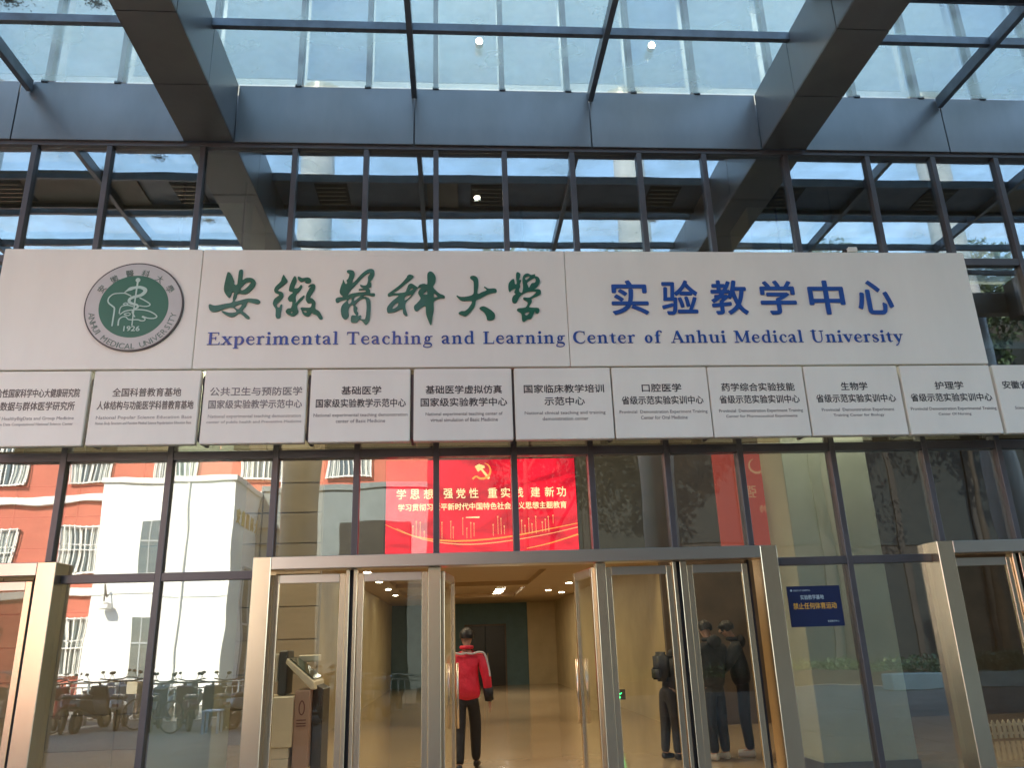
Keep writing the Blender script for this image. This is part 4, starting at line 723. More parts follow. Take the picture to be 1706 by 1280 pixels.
# added panel standing in for the screen's reflection, its dim glow painted on
d=thing('reflection_panel','added dim red panel imitating the back-to-front screen reflection, right of the screen','panel',(4.5,2,2.8))
MB().box(3.72,4.78,2.0,2.03,2.80,4.11).build('board','scr_reflection',d)
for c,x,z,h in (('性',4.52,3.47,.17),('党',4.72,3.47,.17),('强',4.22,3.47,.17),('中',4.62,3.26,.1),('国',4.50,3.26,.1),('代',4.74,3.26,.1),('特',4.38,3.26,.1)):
    j=text(c,'scr_reflection_text',x,z,height=h,y=2.0,depth=.003,bold=.015,name='character',parent=d); j[1]['mirror']=True; jobs.append(j)
obj('sickle',cdt_mesh('sickle',ribbon([(4.36-a*.13,3.92+b*.13,w*.15) for a,b,w in sk_]),'scr_reflection_text',depth=.002,y=2.0),d)
# blue notice on the glass
nt_=thing('blue_notice','dark blue notice with yellow characters stuck on the glass right of the centre doors','notice',(4.04,-.02,1.67))
mat('notice_blue',(.010,.020,.075),.3,var=.08,coat=.3); mat('yellow',(.75,.42,.06),.5); mat('pale_blue',(.42,.55,.58),.5)
MB().box(3.728,4.344,-.014,-.009,1.672,2.112).build('sheet','notice_blue',nt_)
jobs.append(text('实验教学基地','pale_blue',4.01,1.965,height=.050,width=.27,y=-.014,depth=.001,bold=.02,parent=nt_)); jobs.append(text('禁止任何体育运动','yellow',4.03,1.862,height=.068,width=.50,y=-.014,depth=.001,bold=.025,parent=nt_))
jobs.append(text('安徽医科大学 实验教学中心','pale_blue',3.90,2.055,height=.020,width=.20,y=-.014,depth=.001,parent=nt_)); jobs.append(text('实验教学中心','pale_blue',4.22,1.715,height=.022,width=.13,y=-.014,depth=.001,parent=nt_))
obj('badge',cdt_mesh('badge',[[(3.778+.013*math.cos(t*.6283),2.066+.013*math.sin(t*.6283)) for t in range(10)]],'pale_blue',depth=.001,y=-.014),nt_)
flush_text(jobs)
# ------------------------------------------------------------------ kiosk
mat('kiosk_white',(.82,.74,.58),.35,var=.05); mat('kiosk_red',(.46,.30,.23),.4); mat('kiosk_screen',(.03,.06,.045),.1); mat('kiosk_dark',(.07,.065,.06),.4)
k=thing('service_terminal','cream self-service terminal with slanted dark green screen behind the left door pane','terminal',(-2.2,2.4,0))
MB().box(-2.62,-2.10,2.2,2.85,.42,1.03).build('cabinet','kiosk_white',k,bev=.012)
for z0,z1,dx in((.29,.415,.02),(.15,.285,.02),(0,.145,-.03)): MB().box(-2.60,-2.12-dx,2.22,2.8,z0,z1).build('plinth','kiosk_white',k,bev=.006)
MB().prism([(-2.095,.16),(-1.90,.16),(-1.90,1.10),(-2.095,1.10)],2.24,2.95,'y').build('front_panel','kiosk_red',k,bev=.008)
MB().prism([(-1.895,.0),(-1.76,.0),(-1.76,1.10),(-1.895,1.17)],2.42,3.0,'y').build('pedestal','kiosk_dark',k,bev=.008)
MB().prism([(-2.24,1.44),(-2.22,1.50),(-1.86,1.20),(-1.84,1.10),(-1.90,1.105)],2.24,3.05,'y').build('screen_bezel','kiosk_white',k,bev=.008)
MB().prism([(-2.205,1.497),(-2.200,1.505),(-1.875,1.235),(-1.88,1.227)],2.29,3.0,'y').build('screen','kiosk_screen',k)
MB().box(-2.20,-1.92,2.95,3.15,1.44,1.53).build('scanner','kiosk_white',k,bev=.01)
MB().box(-2.36,-2.24,2.4,2.8,1.04,1.60).build('column','kiosk_dark',k,bev=.015); MB().box(-2.50,-2.37,2.42,2.6,1.2,1.56).build('side_lamp','kiosk_white',k,bev=.01)
mat('kiosk_mark',(.16,.05,.035),.5)
obj('badge',cdt_mesh('badge',ribbon([(-2.03,.92,.014),(-2.0,.97,.014),(-1.97,.92,.014),(-1.97,.84,.014),(-2.0,.80,.014),(-2.03,.84,.014)],closed=True),'kiosk_mark',depth=.003,y=2.24),k)
for z in(.66,.69,.73): MB().box(-2.06,-1.94,2.234,2.24,z,z+.014).build('print','kiosk_mark',k)
# picket fence and exit lamp
pf=thing('picket_fence','low white picket fence standing on the lobby floor at the far right','fence',(8.4,3.4,0))
mat('picket',(.62,.58,.46),.5)
pm=MB()
loop=[(0,.02),(.05,.02),(.05,.24),(.025,.28),(0,.24)]
n5=len(loop)
for yv in(0,.018): pm.v+=[(a,yv,b) for a,b in loop]
pm.f=[tuple(range(n5))[::-1],tuple(range(n5,2*n5))]+[(i,(i+1)%n5,n5+(i+1)%n5,n5+i) for i in range(n5)]
pme=pm.mesh('picket','picket')
for i in range(26):
    o=obj('picket',pme); o.location=(7.5+i*.085,3.38,0); o.parent=pf; o.matrix_parent_inverse=inv(pf)
for z in(.07,.19): MB().box(7.48,9.72,3.40,3.415,z,z+.03).build('rail','picket',pf)
ex=thing('exit_light','small green running man exit light low on the lobby wall','exit sign',(3.05,5.9,.6))
mat('exit_green',(.02,.5,.12),.5,emit=(.03,.8,.2),es=1.6); mat('exit_white',(.8,1,.8),.5,emit=(.8,1,.8),es=1)
MB().box(2.93,3.20,6.93,6.96,.52,.70).build('lamp_box','kiosk_dark',ex); 
obj('running_figure',cdt_mesh('running_figure',[[(3.06+.02*math.cos(t),.672+.02*math.sin(t)) for t in [k*.7854 for k in range(8)]]]+ribbon([(3.06,.65,.03),(3.05,.60,.03)])+ribbon([(3.05,.60,.02),(3.09,.57,.018),(3.08,.535,.016)])+ribbon([(3.05,.60,.02),(3.02,.57,.018),(2.98,.56,.016)])+ribbon([(3.06,.64,.016),(3.10,.62,.014),(3.13,.64,.012)]),'exit_green',depth=.003,y=6.93),ex)
# ------------------------------------------------------------------ people
mat('skin',(.48,.28,.19),.5,var=.08,vscale=20); mat('hair',(.012,.010,.009),.45,var=.3,vscale=40,bump=.004,bscale=90)
mat('cloth_black',(.014,.014,.016),.75,var=.3,vscale=6,bump=.03,bscale=9); mat('cloth_char',(.045,.045,.048),.8,var=.2,vscale=6,bump=.008,bscale=7); mat('cloth_red',(.72,.02,.05),.6,var=.12,vscale=5,bump=.035,bscale=8)
mat('cloth_white',(.55,.53,.52),.6); mat('trouser_black',(.010,.010,.011),.7,bump=.03,bscale=9); mat('trouser_grey',(.035,.034,.036),.75,bump=.008,bscale=7); mat('shoe_white',(.58,.55,.47),.5,var=.08); mat('shoe_black',(.02,.02,.02),.4); mat('bag',(.02,.021,.024),.55,bump=.004,bscale=12); mat('metal_dark',(.05,.05,.05),.3,.8)
def skinmesh(name,verts,edges,rad,m,sub=2):
    me=bpy.data.meshes.new(name); me.from_pydata([tuple(v) for v in verts],edges,[]); o=bpy.data.objects.new(name,me); COL.objects.link(o)
    sm=o.modifiers.new('k','SKIN'); sm.use_smooth_shade=True; sm.branch_smoothing=.6
    sv=me.skin_vertices[0].data
    for i,r in enumerate(rad):
        sv[i].radius=(r,r) if not isinstance(r,tuple) else r; sv[i].use_root=(i==0)
    ss=o.modifiers.new('s','SUBSURF'); ss.levels=sub; ss.render_levels=sub
    return o
def bake(o,m):
    dg=bpy.context.evaluated_depsgraph_get(); me=bpy.data.meshes.new_from_object(o.evaluated_get(dg)); n=o.name.split('.')[0]; d=o.data; bpy.data.objects.remove(o); bpy.data.meshes.remove(d)
    me.materials.clear(); me.materials.append(MAT[m]); me.polygons.foreach_set('use_smooth',[True]*len(me.polygons)); me.name=n; return me
def person(label,loc,rz,h=1.74,lean=0,head=0,turn=0,top='cloth_black',legs='trouser_black',shoe='shoe_black',stride=.0,arms=((.25,.95,.05),(.25,.95,.05)),bulk=1.0,hood=False,bag=None,group=None,stripe=False,glasses=False,hem=.86):
    """faces +Y in its own space; lean bends the torso forward; arms: (out, hand z, forward) per side"""
    s=h/1.74
    T=thing('person',label,'person',(0,0,0),0,group=group)
    def L(y,z): # lean torso about the hip
        a=R(lean); z0=.95; return (y+ (z-z0)*math.sin(a), z0+(z-z0)*math.cos(a)-y*math.sin(a)) if z>z0 else (y,z)
    hip=.095; y1,z1=L(0,1.18); y2,z2=L(0,1.38); y3,z3=L(0,1.50); 
    hd=R(head+lean); hx=math.sin(R(turn))*.03
    ny,nz=L(.01,1.53); cyh=ny+.11*math.sin(hd)+.01; czh=nz+.11*math.cos(hd)
    sh={}
    V=[(0,0,.95),(0,y1,z1),(0,y2,z2),(0,y3,z3),(hx*.5,ny,nz),(hx,cyh,czh),(hx,cyh+.04*math.sin(hd),czh+.09*math.cos(hd))]
    Rr=[(.13,.09),(.115,.08),(.12,.075),(.06,.055),.052,(.078,.094),(.06,.075)]
    E=[(0,1),(1,2),(2,3),(3,4),(4,5),(5,6)]
    # chin/nose
    fx,fy=math.sin(R(turn)),math.cos(R(turn))
    n=len(V); V+=[(hx+fx*.09,cyh+fy*.100+.02*math.sin(hd),czh-.005)]; Rr+=[.016]; E+=[(5,n)]
    for sd in(-1,1):
        n=len(V); V+=[(hx+sd*fy*.078,cyh-sd*fx*.078,czh)]; Rr+=[.018]; E+=[(5,n)]
    hands=[]; arm={}
    for sd,(ox,hz,fw) in zip((-1,1),arms):
        sy_,sz_=L(0,1.40); sxh=sd*.175*bulk; ey,ez=L(fw*.25-.03,1.14); hy=sy_+fw; 
        e=(sd*(.215*bulk+ox*.15),(sy_+hy)/2-.05,(sz_+hz)/2+.0 if fw>.2 else ez)
        hnd=(sd*(.235*bulk+ox*.2 if fw<.2 else .12),hy,hz)
        n=len(V); V+=[(sxh*.92,sy_,sz_-.01),e,hnd]; Rr+=[.045,.038,.028]; E+=[(2,n),(n,n+1),(n+1,n+2)]
        arm[sd]=(Vector((sxh,sy_,sz_)),Vector(e),Vector(hnd)); dv=(Vector(hnd)-Vector(e)).normalized()
        palm=Vector(hnd)+dv*.07; m_=len(V); V.append(tuple(palm)); Rr.append((.034,.018)); E.append((n+2,m_))
        side=Vector((0,1,0)) if abs(dv.z)>.5 else Vector((1,0,0))
        for q,(off,ln) in enumerate(((-.026,.07),(-.009,.082),(.009,.078),(.026,.06))):
            a_=len(V); b0=palm+side*off+dv*.015; cur=Vector((-sd*.02,0,0)); V+=[tuple(b0+dv*ln*.5),tuple(b0+dv*ln+cur)]; Rr+=[.0085,.0065]; E+=[(m_,a_),(a_,a_+1)]
        a_=len(V); V+=[tuple(Vector(hnd)+dv*.03+side*.04),tuple(Vector(hnd)+dv*.075+side*.052)]; Rr+=[.011,.008]; E+=[(n+2,a_),(a_,a_+1)]
    leg={}
    for sd in(-1,1):
        f=stride*sd; kn=(sd*.10,f*.5+.02+.04*abs(stride)*3,.50); an=(sd*.10,f-.02,.085); toe=(sd*.115,f+.13,.035)
        n=len(V); V+=[(sd*hip,0,.88),kn,an,toe]; Rr+=[.082,.055,.04,(.036,.028)]; E+=[(0,n),(n,n+1),(n+1,n+2),(n+2,n+3)]; leg[sd]=(Vector((sd*hip,0,.88)),Vector(kn),Vector(an),Vector(toe))
    body=obj('body',bake(skinmesh('body',V,E,Rr,'skin',1),'skin'),T)
    # jacket
    b=bulk; hemy=0
    V=[(0,0,hem+.02),(0,y1,z1),(0,y2,z2-.01),(0,y3-.005,z3-.02)]; Rr=[(.185*b,.135*b),(.165*b,.125*b),(.175*b,.12*b),(.085,.08)]; E=[(0,1),(1,2),(2,3)]
    for sd in(-1,1):
        a0,a1,a2=arm[sd]; n=len(V); V+=[tuple(a0),tuple(a1),tuple(a2-(a2-a1).normalized()*.01)]; Rr+=[.085*b,.062*b,.048*b]; E+=[(2,n),(n,n+1),(n+1,n+2)]
    jk=obj('jacket',bake(skinmesh('jacket',V,E,Rr,top),top),T)
    V=[(0,0,1.04),(0,0,.93)];Rr=[(.135,.10),(.15,.115)];E=[(0,1)]
    for sd in(-1,1):
        h0,k0,a0,t0=leg[sd]; n=len(V); V+=[tuple(h0+Vector((sd*.0,0,-.07))),tuple(k0),tuple(a0+Vector((0,.01,-.01)))]; Rr+=[.094,.084,.064]; E+=[(1,n),(n,n+1),(n+1,n+2)]
    obj('trousers',bake(skinmesh('trousers',V,E,Rr,legs),legs),T)
    for sd in(-1,1):
        a0=leg[sd][2]; f=a0.y
        V=[(sd*.10,f-.055,.05),(sd*.10,f+.01,.055),(sd*.112,f+.10,.043),(sd*.12,f+.185,.035)]; obj('shoe',bake(skinmesh('shoe',V,[(0,1),(1,2),(2,3)],[(.045,.048),(.046,.052),(.05,.042),(.036,.03)],shoe),shoe),T)
    # hair: cap of tufts
    mb=MB(); u,vv=18,10; hc=Vector((hx,cyh-.012*fy,czh+.03)); rr=random.Random(hash(label)%97)
    ax=Vector((0,math.cos(hd),-math.sin(hd))); 
    ctr=Vector((hx,cyh,czh+.028)); N0=len(mb.v)
    for j in range(vv+1):
        ph=math.pi*.62*j/vv
        for i in range(u):
            th=2*math.pi*i/u; d=Vector((math.sin(ph)*math.cos(th),math.sin(ph)*math.sin(th),math.cos(ph)))
            front=d.x*fx+d.y*fy; low=max(0,ph-1.15)
            r=.108+rr.uniform(-.006,.010)
            if front>.25 and ph>1.1: r=.080
            q=Vector((d.x*r*.90,d.y*r*1.08,d.z*r*1.02)); q=Matrix.Rotation(-hd*.8,3,'X')@q; mb.v.append(tuple(ctr+q))
    for j in range(vv):
        for i in range(u): mb.f.append((j*u+i,(j+1)*u+i,(j+1)*u+(i+1)%u,j*u+(i+1)%u))
    me=mb.mesh('hair','hair',smooth=True); obj('hair',me,T)
    # eyes and brows
    up=Vector((0,-math.sin(hd)*0+0,1)); f3=Vector((fx*math.cos(hd),fy*math.cos(hd),-math.sin(hd))).normalized(); s3=Vector((fy,-fx,0))
    hc=Vector((hx,cyh,czh))
    mbx=MB()
    for sd in(-1,1): mbx.ball(hc+f3*.080+s3*sd*.031+Vector((0,0,.018)),.012)
    mbx.build('eyes','shoe_black',T,smooth=True)
    if glasses:
        g=MB()
        for sd in(-1,1):
            c0=hc+f3*.098+s3*sd*.034+Vector((0,0,.018)); g.tube([c0+s3*(.024*math.cos(t*.628))+Vector((0,0,.018*math.sin(t*.628))) for t in range(10)],.003,5,closed=True)
            g.tube([c0+s3*sd*.024,hc+s3*sd*.085+Vector((0,0,.02))],.0025,5)
        g.build('glasses','metal_dark',T)
    if stripe:
        # pale yoke piping over the shoulders and down the sleeves, dark under sleeve panels
        for sd in(-1,1):
            a0,a1,a2=arm[sd]
            pts=[Vector((0,y3-.085,z3-.055)),Vector((sd*.08,y3-.105,z3-.065)),a0+Vector((-sd*.02,-.065,.055)),a0+Vector((sd*.055,-.045,.02)),(a0+a1)/2+Vector((sd*.062,-.04,0)),a1+Vector((sd*.05,-.04,0))]
            MB().tube(catmull([tuple(p) for p in pts],False,4),.014,6).build('piping','cloth_white',T,smooth=True)
            MB().tube([a1*.55+a2*.45,a2+(a2-a1).normalized()*0],[.070,.060],12).build('cuff','cloth_black',T,smooth=True)
        MB().tube([(0.055*math.cos(t*.524)*1.35,y3+.075*math.sin(t*.524),z3+.02) for t in range(12)],.024,8,closed=True).build('collar','cloth_red',T,smooth=True)
    else:
        MB().tube([(0.055*math.cos(t*.524)*1.35,y3+.075*math.sin(t*.524),z3+.012) for t in range(12)],.028 if hood else .02,8,closed=True).build('collar',top,T,smooth=True)
        if hood: MB().ball((0,y3-.10,z3-.02),.12,1.0,.55,.75,14,10).build('hood',top,T,smooth=True)
    if bag:
        B2=MB(); by,bz=L(-.20,1.22); B2.box(-.15,.15,by-.10,by+.07,bz-.22,bz+.20); o=B2.build('backpack','bag',T,bev=.06,smooth=True,seg=3); o.rotation_euler=(0,0,0)
        for sd in(-1,1):
            q=[Vector((sd*.09,L(-.12,1.42)[0],L(-.12,1.42)[1])),Vector((sd*.12,L(.02,1.50)[0],L(.02,1.50)[1])),Vector((sd*.13,L(.135,1.36)[0],L(.135,1.36)[1])),Vector((sd*.12,L(.12,1.15)[0],L(.12,1.15)[1]))]
            MB().tube(catmull([tuple(p) for p in q],False,4),.016,6).build('strap','bag',T,smooth=True)
        py,pz=L(-.30,1.15); MB().box(-.11,.11,by-.14,by-.095,bz-.19,bz-.02).build('pocket','bag',T,bev=.03,smooth=True,seg=2)
    T.location=loc; T.rotation_euler=(0,0,rz); T.scale=(s,s,s)
    return T
person('person in red jacket with pale shoulder stripe and black trousers walking in, seen from behind',(.15,2.72,0),R(-4),h=1.79,head=8,top='cloth_red',stride=.20,stripe=True,bulk=1.12,arms=((.12,.86,-.02),(.16,.84,.05)),hem=.80)
person('person in dark grey bending forward with a backpack, behind the right door pane',(2.98,2.85,0),R(-68),h=1.66,lean=34,head=24,top='cloth_char',legs='trouser_grey',bag=True,arms=((.1,1.02,.42),(.1,1.0,.40)),stride=.04)
person('tall person all in black with black and white shoes, nearest of the huddle, head bowed',(3.58,2.60,0),R(28),h=1.80,head=22,turn=0,top='cloth_black',shoe='shoe_white',hood=True,bulk=1.30,arms=((.1,1.0,.30),(.1,1.0,.30)),hem=.80)
person('person with glasses in black hoodie and white shoes, rightmost of the huddle, head bowed left',(4.08,2.84,0),R(72),h=1.80,head=26,lean=6,top='cloth_black',shoe='shoe_white',hood=True,bulk=1.28,arms=((.1,1.02,.30),(.1,1.0,.30)),glasses=True,hem=.82)
person('person half hidden behind the door post, facing out of the huddle',(3.36,3.2,0),R(160),h=1.74,head=12,top='cloth_char',bulk=1.0)
# ------------------------------------------------------------------ the other side of the forecourt (seen in the glass)
def window(par,x0,x1,z0,z1,y,grille=True,n=8,face=1):
    w=MB().box(x0,x1,y-.02,y+.02,z0,z1).build('window','win_dark',par)
    f=MB()
    for a,b,c,d in((x0,x1,z0,z0+.07),(x0,x1,z1-.07,z1),(x0,x0+.07,z0,z1),(x1-.07,x1,z0,z1),((x0+x1)/2-.03,(x0+x1)/2+.03,z0,z1),(x0,x1,z0+(z1-z0)*.62,z0+(z1-z0)*.62+.05)): f.box(a,b,y+.02,y+.06,c,d)
    f.build('frame','trim_white',w)
    if grille:
        g=MB()
        for k in range(n+1):
            x=x0+(x1-x0)*k/n; g.box(x-.018,x+.018,y+.16,y+.19,z0-.05,z1+.05)
        for z in(z0,z0+(z1-z0)/2,z1): g.box(x0-.03,x1+.03,y+.10,y+.20,z-.02,z+.02)
        g.build('grille','trim_white',w)
    cu=MB(); nn=14
    for s_ in(0,1):
        a=x0+.08 if s_==0 else x1-.08-(x1-x0)*.22; b=a+(x1-x0)*.22
        for k in range(nn):
            xa=a+(b-a)*k/nn; xb=a+(b-a)*(k+1)/nn; ya=y+.022+.008*math.sin(k*2.1); yb=y+.022+.008*math.sin((k+1)*2.1)
            cu.quad((xa,ya,z0+.07),(xb,yb,z0+.07),(xb,yb,z1-.07),(xa,ya,z1-.07))
    cu.build('curtain','curtain_cream',w)
mat('annex_grey',(.17,.20,.205),.85,var=.1); mat('hall_dark',(.014,.013,.012),.8,var=.3); mat('hall_pane',(.01,.014,.015),.55,spec=.3)
OB=thing('orange_building','orange-red rendered block with white barred windows across the forecourt, behind the white wing','building',(-14,-26,0))
MB().box(-34,-1.0,-40,-26,0,15.6).build('wall','orange_render',OB)
for z in (3.9,7.9,11.9,15.6): MB().box(-34.05,-.95,-25.98,-25.8,z,z+.30).build('string_course','trim_white',OB,bev=.02)
for z in (0.9,4.85,8.75,12.75):
    for k in range(9):
        x=-16.65-3.7*2+k*3.7; 
        if x+1.9>-1.1: continue
        window(OB,x,x+1.85,z,z+2.05,-25.97)
for x,z in((-11.2,11.4),(-7.4,8.0),(-3.4,11.4)):
    a=box('air_conditioner','trim_white',None,x,x+.8,-25.78,-25.42,z+.32,z+.92,bev=.02,cat='air conditioner',group='air conditioners on the orange building')
    a['label']={-11.2:'white air conditioner high above the white wing on the orange building',-7.4:'lowest white air conditioner on the orange building, beside the grey annex',-3.4:'white air conditioner high above the grey annex on the orange building'}[x]
    MB().tube([(x+.4,-25.415,z+.62),(x+.4,-25.40,z+.62)],.22,16).build('fan_grille','kiosk_dark',a)
WB=thing('white_wing','sunlit white two-storey wing projecting toward the entrance','building',(-10.4,-22,0))
MB().box(-12.75,-8.03,-26,-20.6,0,7.62).build('wall','white_render',WB,bev=.01); MB().box(-12.82,-7.96,-26,-20.5,7.62,7.84).build('parapet','trim_white',WB,bev=.02)
for z0,z1 in((4.35,6.25),(.75,2.75)):
    w=MB().box(-11.2,-10.55,-20.60,-20.57,z0,z1).build('window','win_dark',WB); MB().box(-11.24,-10.51,-20.61,-20.55,z0-.06,z0).build('sill','trim_white',w)
    MB().box(-11.2,-10.55,-20.57,-20.55,z0+(z1-z0)*.6,z0+(z1-z0)*.6+.05).build('frame','grey_render',w); MB().box(-10.90,-10.86,-20.57,-20.552,z0,z1).build('frame','grey_render',w)
w=MB().box(-8.03,-8.0,-24.6,-22.6,.1,4.6).build('window','win_dark',WB)
for y in(-24.6,-23.6,-22.6): MB().box(-8.0,-7.95,y-.04,y+.04,.1,4.6).build('frame','grey_render',w)
for z in(.1,2.6,4.6): MB().box(-8.0,-7.94,-24.6,-22.6,z-.04,z+.04).build('frame','grey_render',w)
# gold characters on its side wall
gj=[text(c,'gold',0,0,height=.55,width=.55,y=0,depth=.03,bold=.02,name='character',parent=None) for c in '安徽醫科大學']
gm=flush_text(gj)
for i,o in enumerate(gm):
    o.rotation_euler=(0,0,R(90)); o.location=(-8.028,-20.95-i*.8-.25+0,6.15); o.parent=WB; o.matrix_parent_inverse=inv(WB)
MB().tube([(-12.2,-20.58,3.5),(-12.2,-20.3,3.9),(-12.1,-20.2,3.3)],.03,6).build('conduit','kiosk_dark',WB)
MB().tube([(-9.6,-20.54,.2),(-9.6,-20.54,7.6)],.05,8).build('downpipe','trim_white',WB); 
for z in (3.55,): MB().box(-12.74,-8.04,-20.605,-20.585,z,z+.03).build('joint','grey_render',WB)
t=thing('wall_camera','small camera on a bracket on the white wing','camera',(-12.1,-20.2,3.1)); MB().box(-12.25,-11.9,-20.45,-20.1,3.02,3.2).build('body','trim_white',t,bev=.02); MB().box(-12.15,-12.05,-20.6,-20.3,3.2,3.25).build('bracket','kiosk_dark',t)
GB=thing('grey_annex','grey-green annex with parapet right of the white wing across the forecourt','building',(-4,-25,0))
MB().box(-8.02,-1.2,-25.95,-24.4,0,7.9).build('wall','annex_grey',GB,bev=.01); MB().box(-8.02,-1.1,-25.7,-24.3,7.9,8.15).build('parapet','annex_grey',GB,bev=.02)
MB().box(-7.9,-5.6,-24.40,-24.32,.1,4.5).build('doorway','win_dark',GB); MB().box(-4.7,-1.9,-24.4,-24.3,.1,6.6).build('recess','door_dark',GB)
for z in(4.9,5.6,6.3): MB().box(-7.9,-5.6,-24.4,-24.25,z,z+.1).build('slat','kiosk_dark',GB)
# terrace wall behind the trees
DB=thing('dark_hall','long dark glass-fronted hall across the forecourt right of the annex','building',(18,-22,0)); MB().box(-1.1,46,-42,-21.5,0,15).build('wall','hall_dark',DB)
for i in range(15):
    for z in(.4,4.9,9.4): MB().box(-.9+i*3.1,1.9+i*3.1,-21.5,-21.46,z,z+3.9).build('window','hall_pane',DB)
    MB().box(1.92+i*3.1,2.18+i*3.1,-21.5,-21.4,0,15).build('fin','hall_dark',DB)
# trees
lm=MB()
rl=random.Random(9)
def leafcloud(name,n,rx,ry,rz,m,size,seed,blobs=7):
    r=random.Random(seed); mb=MB(); bl=[(r.uniform(-.55,.55),r.uniform(-.55,.55),r.uniform(-.6,.75),r.uniform(.32,.55)) for _ in range(blobs)]
    for _ in range(n):
        bx,by,bz,br=r.choice(bl); d=Vector((r.gauss(0,1),r.gauss(0,1),r.gauss(0,1))).normalized()*br*r.uniform(.55,1.05)**.5
        p=Vector(((bx+d.x)*rx,(by+d.y)*ry,(bz+d.z)*rz)); s=size*r.uniform(.6,1.4)
        a=Vector((r.gauss(0,1),r.gauss(0,1),r.gauss(0,1))).normalized()*s; b=a.cross(Vector((r.gauss(0,1),r.gauss(0,1),r.gauss(0,1)))).normalized()*s*.5
        mb.quad(p+a,p+b,p-a,p-b)
    return mb.mesh(name,m)
crowns=[leafcloud('crown',11000,2.9,2.9,3.0,'leaf',.085,s,16) for s in(1,2,3)]
tk=MB(); tk.tube([(0,0,0),(.05,0,1.5),(-.05,.05,3.2),(.1,0,7.0)],[.22,.17,.13,.05],10)
for a in range(7): tk.tube([(0,0,4.3+.25*a),(1.1*math.cos(a*2.2),1.1*math.sin(a*2.2),5.2+.3*a),(1.9*math.cos(a*2.2),1.9*math.sin(a*2.2),5.9+.3*a)],[.07,.045,.015],6)
tkm=tk.mesh('trunk','bark',smooth=True)
TR=[(2.6,-19.0,1.15,'evergreen tree in front of the dark hall nearest the grey annex'),(7.4,-19.6,1.3,'tallest evergreen tree in front of the dark hall, opposite the right half of the doors'),(13.5,-18.6,1.15,'third evergreen tree in front of the dark hall, counted from the annex'),(19.6,-19.5,1.25,'fourth evergreen tree in front of the dark hall, counted from the annex'),(26.5,-18.8,1.15,'evergreen tree furthest right in front of the dark hall')]
for i,(x,y,s,lb) in enumerate(TR):
    t=thing('evergreen_tree',lb,'tree',(x,y,0),group='evergreen trees across the forecourt')
    a=obj('trunk',tkm); a.parent=t; c=obj('crown',crowns[i%3]); c.parent=t; c.location=(0,0,12.0); c.scale=(s,s,s*1.1); c.rotation_euler=(0,0,i*1.3); a.scale=(s*.7,s*.7,s*1.5)
mat('kiosk_grey',(.30,.36,.33),.8,var=.1)
# planter wall with hedge
pl=thing('planter','low pale rendered planter wall with clipped hedge across the forecourt','planter',(13,-14,0))
MB().box(12.2,21.5,-14.6,-14.0,0,.45).build('planter_wall','kiosk_grey',pl,bev=.03)
he=leafcloud('hedge',4500,4.8,.32,.30,'leaf_pale',.05,8,26); o=obj('hedge',he,pl); o.location=(16.8,-14.3,.62)
HB=thing('added_hedge','added low dark hedge hiding the sunlit ground at the foot of the dark hall','hedge',(12,-17,0))  # added hedge, keeps the bright ground strip out of the door reflections
MB().box(-1.2,32,-17.4,-16.6,0,.42).build('stems','bark',HB)
for i in range(6):
    o=obj('foliage',leafcloud('foliage',2600,2.9,.5,.34,'leaf',.05,50+i,30) if i==0 else bpy.data.objects['foliage'].data,HB); o.location=(1.6+i*5.5,-17,.5)
# railing
RL=thing('railing','stainless railing with balusters along the left edge of the forecourt','railing',(-5,-12.2,0))
for z in(.96,.84,.12): MB().tube([(-12.5,-12.2,z),(-.6,-12.2,z)],.026 if z>.9 else .016,8).build('rail','stainless',RL,smooth=True)
bm0=MB().tube([(0,0,.12),(0,0,.84)],.011,6).mesh('baluster','stainless',smooth=True)
for i in range(80):
    if i%12==0: continue
    o=obj('baluster',bm0); o.location=(-12.4+i*.148,-12.2,0); o.parent=RL; o.matrix_parent_inverse=inv(RL)
pm0=MB().tube([(0,0,0),(0,0,.96)],.028,8).mesh('post','stainless',smooth=True)
for i in range(7): o=obj('post',pm0); o.location=(-12.4+i*12*.148,-12.2,0); o.parent=RL; o.matrix_parent_inverse=inv(RL)
